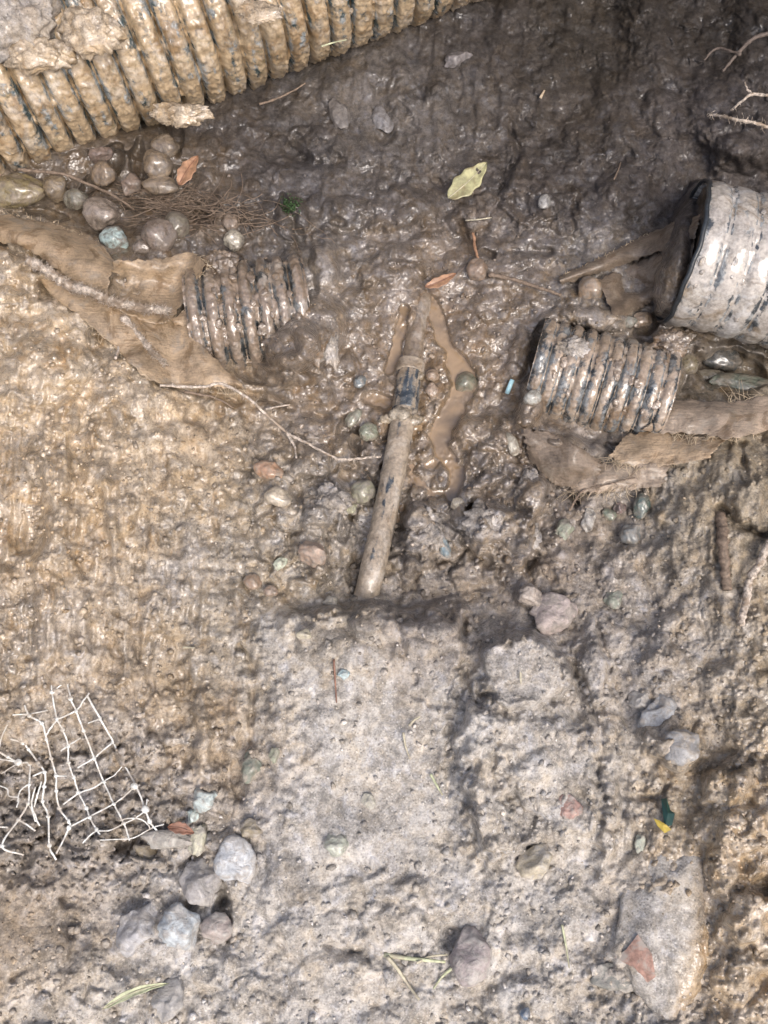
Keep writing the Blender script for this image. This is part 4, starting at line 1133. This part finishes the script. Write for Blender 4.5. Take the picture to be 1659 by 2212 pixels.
def fringe(root, E, count, length, seed, mat='fibre', spread=.7, dirn=(0, 1)):
    """loose fibres along a torn edge"""
    r = random.Random(seed); mb = MB()
    P = smooth_path(np.array([(x, y, hs(x, y) + o) for x, y, o in E], float), 200)
    for _ in range(count):
        p = P[r.randrange(200)]
        a = math.atan2(dirn[1], dirn[0]) + r.gauss(0, spread); l = length * r.uniform(.3, 1.2)
        c = r.gauss(0, .6)
        pts = []
        for k in range(6):
            s = k / 5
            pts.append((p[0] + math.cos(a + c * s) * l * s, p[1] + math.sin(a + c * s) * l * s, p[2] + r.uniform(-2, 4) + 5 * math.sin(s * 3) - 4 * s))
        V, F = tube(at(*np.array(pts).T), np.linspace(.9, .35, 6) * PX, 3, 1, False)
        mb.add(V, F)
    return tag(mb.build('loose_fibre', M[mat], root), kind='stuff')


fab = thing('felt_fabric', at(250, 620, -20), 'torn brown felt fabric draped over the left bank below the wet stones', 'fabric')
panel('rolled_edge', [(-40, 458, 10), (90, 478, 30), (170, 498, 44), (215, 525, 46), (246, 562, 40)], [(-40, 508, -10), (60, 540, 10), (120, 580, 16), (180, 622, 14), (228, 650, 8)], fab, bulge=40, wr=9, seed=2)
panel('fabric_sheet', [(236, 562, 40), (300, 562, 46), (360, 556, 52), (415, 545, 60), (446, 572, 66)], [(150, 600, 16), (230, 655, 20), (300, 690, 30), (345, 700, 40), (372, 690, 48)], fab, bulge=-34, wr=9, seed=5, fold=1.2)
panel('torn_flap', [(372, 692, 46), (410, 660, 58), (450, 630, 70), (505, 597, 74)], [(376, 700, 44), (412, 706, 62), (440, 690, 80), (480, 640, 86)], fab, bulge=4, wr=4, seed=8, n=50, m=18)
panel('fabric_sheet', [(300, 672, 24), (372, 690, 36), (412, 704, 62), (452, 762, 70), (522, 828, 66)], [(340, 815, 8), (390, 838, 14), (430, 838, 22), (470, 836, 36), (524, 842, 60)], fab, bulge=14, wr=11, seed=12)
panel('torn_flap', [(60, 560, 4), (150, 598, 12), (250, 648, 18), (330, 690, 22), (390, 740, 22)], [(110, 640, -4), (180, 690, 4), (250, 752, 6), (310, 812, 6), (380, 838, 8)], fab, 'felt', bulge=8, wr=10, seed=15, n=60, m=30)
fringe(fab, [(372, 692, 48), (450, 632, 70), (505, 597, 74)], 22, 26, 3, dirn=(.6, -.6))
fringe(fab, [(415, 545, 60), (446, 572, 66), (430, 600, 60)], 24, 14, 4, dirn=(1, -.1))
fringe(fab, [(470, 836, 30), (524, 842, 56)], 20, 26, 5, dirn=(.7, .7))
fringe(fab, [(110, 640, 0), (180, 690, 6), (250, 752, 8), (310, 812, 8)], 60, 20, 17, dirn=(-.4, .9), spread=1)
fringe(fab, [(0, 460, 16), (90, 478, 30), (215, 525, 46)], 30, 12, 6, dirn=(.2, -1))

fab2 = thing('felt_fabric', at(1360, 560, -90), 'two folded strips of brown felt fabric leading to the cut end of the right-hand pipe', 'fabric')
panel('fabric_strip', [(1206, 598, 4), (1300, 554, 12), (1400, 504, 22), (1516, 460, 40)], [(1212, 614, 2), (1300, 588, 10), (1390, 556, 18), (1500, 516, 30)], fab2, 'felt_dark', bulge=16, wr=8, seed=22, m=22)
panel('fabric_strip', [(1290, 604, 4), (1390, 560, 6), (1500, 516, 10)], [(1330, 692, 2), (1402, 656, 12), (1490, 600, 24)], fab2, 'felt_dark', bulge=10, wr=9, seed=25, fold=1.4)
fringe(fab2, [(1206, 600, 10), (1300, 556, 26), (1400, 506, 40)], 26, 9, 9, dirn=(-.3, -1))

fab3 = thing('felt_fabric', at(1450, 930, -40), 'frayed brown felt fabric with loose fibres below the narrow ribbed pipe on the right', 'fabric')
panel('fabric_sheet', [(1404, 918, 36), (1428, 872, 40), (1482, 864, 44), (1577, 868, 50), (1690, 850, 60)], [(1384, 930, 30), (1450, 936, 34), (1530, 940, 38), (1580, 948, 36), (1690, 920, 40)], fab3, 'felt_grey', bulge=14, wr=13, seed=31)
panel('fabric_sheet', [(1352, 938, 24), (1419, 930, 18), (1490, 934, 20), (1570, 945, 24)], [(1316, 986, 20), (1345, 1002, 18), (1410, 1010, 14), (1530, 990, 10)], fab3, bulge=12, wr=10, seed=34)
panel('torn_flap', [(1290, 1000, 10), (1360, 1002, 10), (1450, 996, 8)], [(1225, 1062, 4), (1300, 1064, 3), (1430, 1050, 2)], fab3, 'felt_grey', bulge=5, wr=12, seed=37)
panel('torn_flap', [(1128, 926, 14), (1195, 936, 24), (1245, 962, 26), (1300, 998, 16)], [(1142, 990, 6), (1185, 1038, 6), (1230, 1052, 6), (1292, 1036, 4)], fab3, 'felt_dark', bulge=12, wr=9, seed=40)
fringe(fab3, [(1314, 985, 28), (1350, 1000, 26), (1403, 1004, 20), (1490, 972, 14)], 46, 30, 12, dirn=(-.4, .9))
fringe(fab3, [(1450, 936, 34), (1530, 944, 36), (1640, 930, 40)], 70, 26, 13, dirn=(-.2, 1), spread=1.1)
fringe(fab3, [(1225, 1062, 8), (1300, 1054, 8), (1425, 1040, 6)], 70, 34, 14, dirn=(-.5, .8), spread=.9)
fringe(fab3, [(1540, 880, 50), (1659, 850, 60)], 26, 40, 15, dirn=(-.6, -.4), spread=1.2)


# ------------------------------------------------------------------ stones
for k, (x, y, rx, ry, ang, col, wet, lift, flat, lab) in enumerate(ST):
    stone('stone' if max(rx, ry) > 26 else 'pebble', x, y, rx, ry, ang, col, wet, lab, 'stone' if max(rx, ry) > 26 else 'pebble', lift, flat, (.20 if wet > .7 else .30) if rx < 90 else .18, (.22 if wet > .7 else .5) if rx < 90 else .12, sub=5 if rx > 60 else 4, h=STH[k], mat='mud' if rx > 90 else 'stone')

# clods lying on the large pipe and along it
def clod(X, Y, rx, ry, h, mat, label, rough=.34, seed=None, flat=.8):
    V, F = pebble_verts(int(X * 7 + Y * 3) if seed is None else seed, rough, .4, 5)
    n = V / np.linalg.norm(V, axis=1)[:, None]
    V = V * (1 + .20 * crumbs(n[:, 0] * 3 + 3, n[:, 1] * 3 + 9) + .12 * crumbs(n[:, 0] * 8 + 3, n[:, 1] * 8 + 9) + .13 * fbm3(n * 4, 4))[:, None]
    p = at(X, Y, h)
    o = mesh_obj('mud_clod', V * np.array([rx, ry, min(rx, ry) * flat]) * PX + p, F, M['mud'], None, p)
    soil(o, {'clod_grey': GRY, 'clod_ochre': OCH, 'clod_brown': WETB}[mat], {'clod_grey': .3, 'clod_ochre': .5, 'clod_brown': 1.0}[mat])
    return tag(o, label, 'clod')


clod(28, 50, 96, 78, 176, 'clod_grey', 'large pale grey mud clod on top of the ribbed pipe in the upper left corner')
clod(196, 66, 66, 48, 192, 'clod_ochre', 'rounded ochre clod right of the largest clod on top of the ribbed pipe')
clod(80, 118, 76, 44, 160, 'clod_ochre', 'brown ochre clod below the large pale clod on the ribbed pipe')
clod(395, 246, 62, 30, -10, 'clod_ochre', 'ochre clod hanging from the lower edge of the large ribbed pipe')
clod(560, 24, 50, 24, 196, 'clod_ochre', 'flat ochre clod on the ribbed pipe at the top edge', flat=.3)
clod(1236, 752, 34, 24, -10, 'clod_grey', 'tan clod stuck on the upper left of the narrow ribbed pipe')
clod(1448, 748, 40, 34, -40, 'clod_brown', 'brown clod between the narrow ribbed pipe and the right-hand pipe')
clod(650, 735, 62, 66, -52, 'clod_brown', 'glistening brown clod over the right end of the buried ribbed stub', rough=.4)
clod(708, 742, 26, 60, -36, 'clod_grey', 'pale grey clod at the far right of the buried ribbed stub', rough=.4)
clod(480, 580, 40, 34, -30, 'clod_brown', 'wet brown clod at the upper left of the buried ribbed stub', rough=.35)
clod(920, 1150, 40, 46, -78, 'clod_grey', 'crumbly grey clod close on the right of the thin pipe')
clod(706, 1085, 46, 40, -66, 'clod_grey', 'crumbly grey clod in front of the pale olive pebble')
clod(1060, 1135, 56, 50, -60, 'clod_grey', 'largest grey clod right of the blue-grey oval pebble')
clod(1122, 1160, 44, 42, -64, 'clod_grey', 'crumbly clod overlapping the largest grey clod on its right')
clod(1148, 1064, 34, 46, -82, 'clod_grey', 'shiny grey clod above the crumbly pair right of centre', rough=.4)

# ------------------------------------------------------------------ brick fragment, scraps
def shard(name, pts, h, thick, mat, parent=None, n=None):
    top = at(*np.array([(x, y, hs(x, y) + h + o) for x, y, o in pts]).T)
    bot = at(*np.array([(x, y, hs(x, y) + h + o - thick) for x, y, o in pts]).T)
    q = len(pts)
    ctr = top.mean(0) + np.array([0, 0, .3 * thick * PX])
    V = np.vstack([top, bot, ctr[None]])
    F = [(a, (a + 1) % q, 2 * q) for a in range(q)] + [(a, a + q, (a + 1) % q + q, (a + 1) % q) for a in range(q)] + [tuple(range(q, 2 * q))]
    return mesh_obj(name, V, F, M[mat], parent, None, False)


tag(shard('brick_fragment', [(1378, 2018, 8), (1352, 2052, 2), (1326, 2068, -4), (1372, 2092, 4), (1398, 2124, 2), (1416, 2110, 6), (1408, 2060, 8)], 16, 30, 'brick'), 'reddish broken brick fragment in mud beside the ochre boulder', 'brick')
sc = thing('plastic_scrap', at(1440, 1755, 10), 'dark green plastic scrap with a bright yellow end, half buried at the right', 'scrap')
shard('green_piece', [(1428, 1726, 4), (1440, 1724, 8), (1448, 1750, 4), (1458, 1758, 6), (1452, 1782, 2), (1436, 1788, 2), (1432, 1760, 4)], 20, 12, 'scrap_green', sc)
shard('yellow_piece', [(1412, 1768, 4), (1424, 1772, 6), (1440, 1782, 8), (1450, 1792, 4), (1436, 1800, 2), (1420, 1784, 2)], 24, 8, 'scrap_yellow', sc)
V, F = tube(at(*np.array([(1107, 820, hs(1107, 820) + 26), (1101, 834, hs(1101, 834) + 24), (1095, 850, hs(1095, 850) + 12)]).T), 5.5 * PX, 8, .5)
tag(mesh_obj('plastic_sliver', V, F, M['scrap_blue']), 'pale blue plastic sliver stuck in wet mud left of the narrow ribbed pipe', 'scrap')


# ------------------------------------------------------------------ roots
def root(name, pts, r0, r1, mat, label=None, hairs=0, lift=6, parent=None, seed=1, wob=3.0, hair_len=16, cat='root'):
    P = np.array([(x, y, hr(x, y) + 3 + (o[0] if o else lift)) for x, y, *o in pts], float)
    n = max(24, int(np.linalg.norm(np.diff(P[:, :2], axis=0), axis=1).sum() / 5))
    S = smooth_path(P, n)
    t = np.arange(n)
    S[:, 0] += fbm(t / 7 + seed * 3.1, t * 0 + 1, 3) * wob; S[:, 1] += fbm(t / 7 + seed * 5.7, t * 0 + 8, 3) * wob
    S[:, 2] += fbm(t / 9 + seed, t * 0 + 4, 2) * wob
    rad = np.linspace(r0, r1, n) * (1 + .8 * fbm(t / 2.5 + seed, t * 0, 3))
    W = at(S[:, 0], S[:, 1], S[:, 2])
    V, F = tube(W, rad * PX, 10)
    o = mesh_obj(name, V, F, M[mat], parent)
    if label:
        tag(o, label, cat)
    if hairs:
        rr = random.Random(seed); mb = MB()
        for _ in range(hairs):
            k = rr.randrange(n); a = rr.uniform(0, 6.28); l = hair_len * rr.uniform(.3, 1.1)
            p = S[k]; pp = []
            b = rr.gauss(0, .8)
            for j in range(4):
                s = j / 3
                pp.append((p[0] + math.cos(a + b * s) * l * s, p[1] + math.sin(a + b * s) * l * s, p[2] + r0 * .6 + rr.uniform(-3, 6) * s))
            v, f = tube(at(*np.array(pp).T), np.linspace(.9, .4, 4) * PX, 3, 1, False)
            mb.add(v, f)
        tag(mb.build('root_hair', M[mat], o), kind='stuff')
    return o


root('root', [(60, 562, 40), (110, 590, 44), (150, 618, 40), (190, 628, 46), (240, 650, 48), (300, 664, 54), (362, 672, 62)], 11, 8, 'root_pale', 'thick fuzzy pale root lying across the brown fabric at the left', 900, seed=2, hair_len=17)
root('root', [(264, 686, 34), (300, 726, 32), (330, 762, 28), (356, 786, 24)], 9, 5, 'root_pale', 'shorter fuzzy pale root just below the thick one on the fabric', 420, seed=3, hair_len=13)
r3 = root('root', [(345, 832, 22), (430, 836, 32), (480, 830, 52), (530, 856, 60), (575, 895, 40), (620, 934, 24), (668, 960, 16), (722, 988, 14), (745, 992, 14), (785, 990, 20), (822, 985, 30)], 3.4, 2.8, 'root_pale', 'long thin root trailing from the fabric tip down to the thin pipe', 60, seed=4, hair_len=12)
root('side_root', [(618, 932, 24), (634, 960, 22), (641, 990, 14)], 4, 2, 'root_pale', parent=r3, seed=5)
root('side_root', [(400, 846, 16), (460, 858, 18), (505, 880, 14)], 3.5, 1.5, 'root_brown', parent=r3, seed=6)
root('root', [(250, 774, 10), (258, 745, 16), (271, 718, 26)], 3.5, 2.5, 'root_pale', 'short white rootlet dangling below the fuzzy roots at the left', seed=7)
root('root', [(1055, 592, 14), (1110, 604, 18), (1160, 620, 18), (1212, 638, 12)], 5.5, 3.5, 'root_brown', 'thin brown root running right from the round brown pebble', 24, seed=8, hair_len=9)
root('root', [(1022, 505, 26), (1026, 535, 26), (1034, 562, 20)], 4, 3, 'leaf_orange', 'short upright orange-brown root stub above the round brown pebble', seed=9)
r8 = root('root', [(1690, 208, 40), (1640, 204, 44), (1618, 206, 44), (1600, 222, 38), (1578, 238, 28)], 4.5, 2.5, 'root_pale', 'pale forked root at the upper right edge, upper of two', 14, seed=10, hair_len=10)
root('side_root', [(1624, 204, 44), (1614, 192, 44), (1609, 178, 40)], 3, 1.5, 'root_pale', parent=r8, seed=11)
root('root', [(1690, 285, 36), (1640, 268, 38), (1590, 258, 32), (1533, 246, 26)], 4, 3, 'root_pale', 'pale straight root at the upper right edge, lower of two', 50, seed=12, hair_len=18)
root('root', [(1690, 66, 40), (1630, 82, 40), (1590, 120, 34), (1560, 155, 20)], 6, 3, 'root_dark', 'dark brown root in the shaded top right corner', seed=13)
root('root', [(1600, 118, 36), (1550, 105, 34), (1520, 130, 22)], 4, 2, 'root_dark', 'finer dark root crossing the one in the shaded top right corner', seed=23)
root('root', [(1690, 1140, 20), (1659, 1178, 22), (1640, 1220, 22), (1618, 1254, 20), (1612, 1298, 16), (1599, 1350, 10)], 9, 8, 'root_pale', 'thick pale root curving down the right edge', 320, seed=14, hair_len=9)
root('root', [(1557, 1112, 8), (1562, 1180, 12), (1570, 1274, 8)], 12, 10, 'root_brown', 'straight mud-coated root upright in the right bank', 60, seed=15, hair_len=7, wob=5)
root('root', [(1229, 1102, 14), (1260, 1060, 22), (1308, 1047, 22), (1372, 1032, 22)], 2.6, 1.6, 'root_brown', 'hair-thin root hanging across the lowest fabric flap', 16, seed=16)
root('root', [(40, 366, 40), (90, 371, 70), (140, 377, 74), (200, 402, 70), (240, 420, 50), (290, 452, 30)], 4, 3, 'root_brown', 'brown root strung over the wet stones at the left', 20, seed=17, hair_len=12)
root('root', [(560, 226, 20), (610, 208, 30), (660, 180, 40)], 3, 2, 'root_brown', 'thin brown root under the lower edge of the large pipe', seed=18)
rb = MB(); rr = random.Random(5)
for k in range(130):
    x0 = rr.gauss(400, 95); y0 = 430 + (x0 - 300) * .16 + rr.gauss(0, 20); l = rr.uniform(50, 190); a = rr.gauss(.14, .26); cv = rr.gauss(0, .8)
    pp = []
    for j in range(9):
        s = j / 8
        xx = x0 + math.cos(a + cv * s) * l * (s - .5); yy = y0 + math.sin(a + cv * s) * l * (s - .5)
        pp.append((xx + rr.gauss(0, 1.6), yy + rr.gauss(0, 1.6), hs(xx, yy) + rr.uniform(4, 30) * math.sin(.25 + 2.6 * s)))
    v, f = tube(at(*smooth_path(np.array(pp), 20).T), rr.uniform(.5, 1.5) * PX, 4, 1, False)
    rb.add(v, f)
tag(rb.build('root_mat', M['root_brown']), 'tangled mat of fine brown roots below the orange leaf', 'roots')


# ------------------------------------------------------------------ leaves and straws
def leaf(name, a, b, width, mat, label, lift=14, curl=6, bend=0.0, vein=None, cat='leaf'):
    A = np.array(a, float); B = np.array(b, float); d = B - A; L = np.linalg.norm(d); d /= L; nrm = np.array([-d[1], d[0]])
    n, m = 24, 9; V = []
    base = max(hm(*a), hm(*b), hm(*(A + B) / 2)) + lift
    for i in range(n):
        t = i / (n - 1)
        w = width * (math.sin(math.pi * t ** .85) ** .8 * (1 + .10 * math.sin(t * 23)) + .02)
        for j in range(m):
            s = j / (m - 1) * 2 - 1
            p = A + d * L * t + nrm * (w * s + bend * math.sin(math.pi * t))
            V.append((p[0], p[1], base + curl * abs(s) ** 1.5 + curl * .7 * math.sin(t * 5) + .8 * math.sin(j * 2 + t * 9)))
    V = np.array(V); top = at(V[:, 0], V[:, 1], V[:, 2]); bot = at(V[:, 0], V[:, 1], V[:, 2] - 1.5)
    q = n * m; F = []
    for i in range(n - 1):
        for j in range(m - 1):
            k = i * m + j
            F.append((k, k + m, k + m + 1, k + 1)); F.append((q + k, q + k + 1, q + k + m + 1, q + k + m))
    rim = list(range(m)) + [i * m + m - 1 for i in range(1, n)] + [(n - 1) * m + j for j in range(m - 2, -1, -1)] + [i * m for i in range(n - 2, 0, -1)]
    F += [(x, y, y + q, x + q) for x, y in zip(rim, rim[1:] + rim[:1])]
    root_ = thing(name, top.mean(0) - np.array([0, 0, .004]), label, cat)
    mesh_obj('blade', np.vstack([top, bot]), F, M[mat], root_)
    mid = np.array([V[i * m + m // 2] for i in range(n)])
    v, f = tube(at(mid[:, 0], mid[:, 1], mid[:, 2] + .6), np.linspace(1.6, .7, n) * PX, 5)
    mesh_obj('midrib', v, f, M[vein or mat], root_)
    return root_


leaf('fallen_leaf', (968, 428), (1052, 350), 24, 'leaf_yellow', 'yellow-green leaf lying on the dark soil near the top', 10, 6, 3, 'straw')
leaf('fallen_leaf', (386, 400), (428, 336), 17, 'leaf_orange', 'orange leaf standing beside the stack of wet stones', 22, 8, -3, 'leaf_brown')
lf = leaf('fallen_leaf', (918, 620), (986, 590), 11, 'leaf_orange', 'orange-brown curled leaf with a thin dark stalk at the head of the puddle', 14, 6, 2, 'leaf_brown')
v, f = tube(at(*np.array([(984, 591, hm(986, 590) + 16), (1000, 578, hm(1000, 578) + 14), (1018, 562, hm(1018, 562) + 10)]).T), 1.6 * PX, 5)
mesh_obj('stalk', v, f, M['root_dark'], lf)
leaf('fallen_leaf', (362, 1786), (420, 1800), 13, 'leaf_brown', 'reddish brown leaf scrap by the corner of the netting', 26, 5, -4)
leaf('fallen_leaf', (1166, 962), (1184, 992), 9, 'leaf_orange', 'small orange leaf scrap on the lower end of the brown torn flap', 16, 3)
leaf('grass_blade', (222, 2180), (366, 2124), 9, 'grass_pale', 'pale green grass blade at the bottom left', 18, 4, -10, 'straw', 'grass blade')


def straw(name, pts, r, mat, label, cat='straw', lift=11):
    P = np.array([(x, y, hm(x, y) + lift) for x, y in pts], float)
    S = smooth_path(P, 16)
    v, f = tube(at(S[:, 0], S[:, 1], S[:, 2]), np.linspace(r, r * .6, 16) * PX, 6, .6)
    return tag(mesh_obj(name, v, f, M[mat]), label, cat)


straw('straw', [(829, 2062), (880, 2070), (920, 2074), (962, 2078)], 4.6, 'grass_pale', 'pale green straw lying level, uppermost of the crossed ones at the bottom')
straw('straw', [(836, 2066), (860, 2095), (882, 2128), (906, 2160)], 4.2, 'straw', 'pale straw slanting down from the left end of the level one')
straw('straw', [(976, 2092), (955, 2110), (936, 2136)], 3.2, 'grass_pale', 'short pale green straw right of the other crossed ones')
straw('straw', [(900, 2080), (930, 2066), (968, 2062)], 2.6, 'straw', 'finer straw crossing the right half of the level green one')
straw('straw', [(721, 1424), (724, 1470), (727, 1518)], 2.4, 'leaf_brown', 'thin upright brown straw beside the tiny teal pebble')
straw('straw', [(871, 1582), (876, 1612), (886, 1640)], 2.6, 'straw', 'thin pale straw on the smooth mud, left of the ridge')
straw('straw', [(884, 1568), (894, 1556), (907, 1548)], 3.0, 'straw', 'tiny white straw just above the thin pale one on the smooth mud')
straw('straw', [(930, 1672), (942, 1694), (956, 1718)], 3.0, 'grass_pale', 'pale green straw at the foot of the ridge in the mud')
straw('straw', [(1124, 1452), (1125, 1478)], 2.6, 'straw', 'tiny pale straw in the middle of the round smooth mound')
straw('straw', [(1214, 1998), (1222, 2040), (1230, 2092)], 2.6, 'grass_pale', 'upright green straw left of the reddish brick fragment')
straw('straw', [(574, 884), (600, 878), (627, 874)], 2.8, 'root_pale', 'small white straw above the long thin root')
straw('straw', [(1005, 476), (1032, 474), (1062, 470)], 2.2, 'straw', 'faint thin straw on dark soil below the yellow-green leaf')
straw('straw', [(1167, 212), (1171, 204), (1176, 195)], 4.0, 'fibre', 'tiny tan chip of straw high on the dark wall')
straw('straw', [(694, 100), (720, 92), (748, 86)], 2.6, 'grass_pale', 'pale green straw stuck to a rib of the large pipe', lift=260)
straw('straw', [(395, 1398), (420, 1399)], 2.6, 'straw', 'short pale straw level on the left bank')
straw('straw', [(1326, 388), (1336, 366), (1341, 350)], 2.2, 'root_brown', 'thin upright brown straw on dark soil above the felt strips')
mo = MB(); rr = random.Random(9)
for k in range(120):
    x = 626 + rr.gauss(0, 10); y = 444 + rr.gauss(0, 12); h0 = hm(x, y)
    pp = [(x, y, h0 - 2), (x + rr.gauss(0, 4), y + rr.gauss(0, 4), h0 + rr.uniform(6, 14))]
    v, f = tube(at(*smooth_path(np.array(pp), 4).T), 1.3 * PX, 4)
    mo.add(v, f)
tag(mo.build('moss_tuft', M['moss']), 'small dark green moss tuft on dark soil right of the root mat', 'moss')

# ------------------------------------------------------------------ white netting
NETD = [
    [(375, 300), (430, 405), (485, 505), (535, 600), (585, 695), (625, 790), (650, 850), (682, 892)],
    [(288, 235), (300, 320), (330, 370), (360, 460), (405, 578), (450, 675), (490, 770), (535, 860), (560, 927)],
    [(225, 212), (232, 290), (245, 405), (270, 450), (295, 520), (297, 590), (320, 660), (340, 725), (375, 790), (390, 830), (415, 880), (448, 928)],
    [(105, 348), (130, 390), (180, 425), (200, 490), (220, 580), (240, 650), (240, 720), (255, 790), (300, 850), (296, 875), (240, 987)],
    [(50, 490), (100, 510), (125, 540), (190, 636), (192, 700), (185, 760), (205, 830), (215, 950), (242, 1014)],
    [(-20, 535), (30, 570), (80, 595), (130, 602), (125, 690), (120, 770), (78, 840), (10, 955), (102, 996)],
    [(225, 290), (260, 265), (292, 248)], [(55, 390), (130, 386), (202, 368)], [(245, 405), (330, 370), (360, 330), (385, 292)], [(198, 475), (220, 440), (245, 412)],
    [(265, 542), (295, 520), (352, 488)], [(380, 424), (430, 405)], [(335, 614), (405, 578), (440, 545), (485, 505), (516, 482)], [(145, 655), (190, 636)], [(240, 650), (292, 652)],
    [(450, 675), (500, 640), (535, 600), (552, 588)], [(270, 778), (340, 725), (400, 700), (450, 675)], [(300, 875), (390, 830), (490, 770), (540, 735), (585, 695), (604, 690)],
    [(355, 940), (395, 900), (420, 890), (470, 885), (535, 860), (590, 830), (625, 795), (634, 752)], [(422, 930), (475, 930), (560, 925), (605, 908), (660, 876), (708, 866)], [(520, 846), (560, 838), (610, 842), (640, 862), (648, 884)],
    [(36, 428), (10, 480), (-6, 535)], [(-10, 692), (30, 705), (40, 740), (80, 750), (70, 792)], [(152, 700), (135, 770), (150, 820), (168, 868)], [(78, 840), (115, 865), (152, 888)], [(-10, 868), (38, 873)], [(122, 690), (85, 720), (78, 760)], [(182, 676), (160, 740), (150, 786)], [(120, 770), (140, 812), (152, 850)], [(-12, 580), (50, 585), (100, 608)], [(10, 640), (50, 615), (82, 596)]]
net = thing('netting', at(170, 1660, -10), 'torn white plastic netting lying on the crumbly mud at the lower left', 'netting')
rr = random.Random(3)
knots = MB()
for k, pts in enumerate(NETD):
    P = []
    for x, y in pts:
        X, Y = x * .5, 1350 + y * .5
        P.append((X + rr.gauss(0, 1), Y + rr.gauss(0, 1), MACRO(np.array([X]), np.array([Y]))[0, 0] + 13 + 10 * math.sin(X / 40 + Y / 55) + rr.gauss(0, 3)))
    P = np.array(P); n = 10 * len(P)
    S = smooth_path(P, n)
    t = np.arange(n)
    S[:, 0] += fbm(t / 6 + k * 7, t * 0, 2) * 1.6
    wd = rr.uniform(.75, 1.2) * (2.3 if k < 6 else 1.6) * (1 + .35 * fbm(t / 5 + k, t * 0 + 3, 2))
    v, f = tube(at(S[:, 0], S[:, 1], S[:, 2]), wd * PX, 7, .55)
    mesh_obj('strand', v, f, M['net'], net)
    for p in P[1:-1] if k < 6 else P[:0]:
        V, F = ico(2)
        V = V * np.array([rr.uniform(3.6, 5.6), rr.uniform(3.4, 5.2), 2.6]) * PX * (1 + .3 * fbm3(V * 2 + k, 2))[:, None]
        mesh_obj('knot', V + at(p[0], p[1], p[2]), F, M['net'], net)
for p in [(628, 798), (580, 697), (80, 594)]:
    X, Y = p[0] * .5, 1350 + p[1] * .5
    V, F = ico(3)
    mesh_obj('knot', V * (1 + .5 * fbm3(V * 3, 2))[:, None] * np.array([8, 7, 4]) * PX + at(X, Y, MACRO(np.array([X]), np.array([Y]))[0, 0] + 30), F, M['net'], net)


# ------------------------------------------------------------------ loose grains nobody could count
def scatter(name, n, smin, smax, tint, seed, weight, sub=1, sink=.35):
    g = np.random.default_rng(seed)
    X = g.uniform(-40, 1700, n * 4); Y = g.uniform(230, 2260, n * 4)
    s = SURF(X, Y)
    keep = g.random(n * 4) < weight(X, Y, s)
    # keep clear of the pipes, the fabric and the pools
    H0 = mud_height(X, Y)
    keep &= H0 > WATER + 4
    X, Y, H0 = X[keep][:n], Y[keep][:n], H0[keep][:n]; n = len(X)
    T, F = ico(sub)
    size = (smin + (smax - smin) * g.random(n) ** 3.0)
    V = np.repeat(T[None], n, 0) * (1 + g.normal(0, .24, (n, len(T), 1)))
    V *= (size[:, None] * g.uniform(.65, 1.25, (n, 3)))[:, None, :]
    th = g.uniform(0, 6.28, n); cs, sn = np.cos(th), np.sin(th)
    x = V[..., 0] * cs[:, None] - V[..., 1] * sn[:, None]; y = V[..., 0] * sn[:, None] + V[..., 1] * cs[:, None]
    P = at(X, Y, H0 + size * sink)
    W = np.stack([x, y, V[..., 2]], -1) * PX + P[:, None, :]
    m = len(T); F = np.asarray(F)
    FF = (F[None] + (np.arange(n) * m)[:, None, None]).reshape(-1, 3)
    o = mesh_obj(name, W.reshape(-1, 3), FF.tolist(), M['mud'])
    soil(o, np.repeat(TONE(X, Y) * tint * g.uniform(.75, 1.25, (n, 1)), m, axis=0), np.repeat(SURF(X, Y)[:, 1], m))
    return tag(o, kind='stuff')


scatter('soil_crumbs', 3600, 1.4, 9, 1.0, 1, lambda X, Y, s: np.clip(s[..., 0] - .2, .05, 1) * (Y > 900), 1, .15)
scatter('wet_crumbs', 2200, 1.6, 8, 1.0, 2, lambda X, Y, s: np.clip(s[..., 1] - .3, 0, 1) * ((Y > 560) & (Y < 1350)), 1, .1)
scatter('pale_grit', 1500, 1.2, 5, 1.5, 3, lambda X, Y, s: .6 + 0 * X, 1, .5)

# repeats share a group
GROUPS = {'stone': 'stones bedded in the mud', 'pebble': 'pebbles in the mud', 'clod': 'loose clods of mud', 'root': 'roots sticking out of the soil', 'straw': 'straws scattered on the mud',
          'leaf': 'fallen leaves', 'drain pipe': 'corrugated drain pipes', 'fabric': 'pieces of brown felt fabric'}
for o in scene.objects:
    if o.parent is None and o.get('category') in GROUPS:
        o['group'] = GROUPS[o['category']]
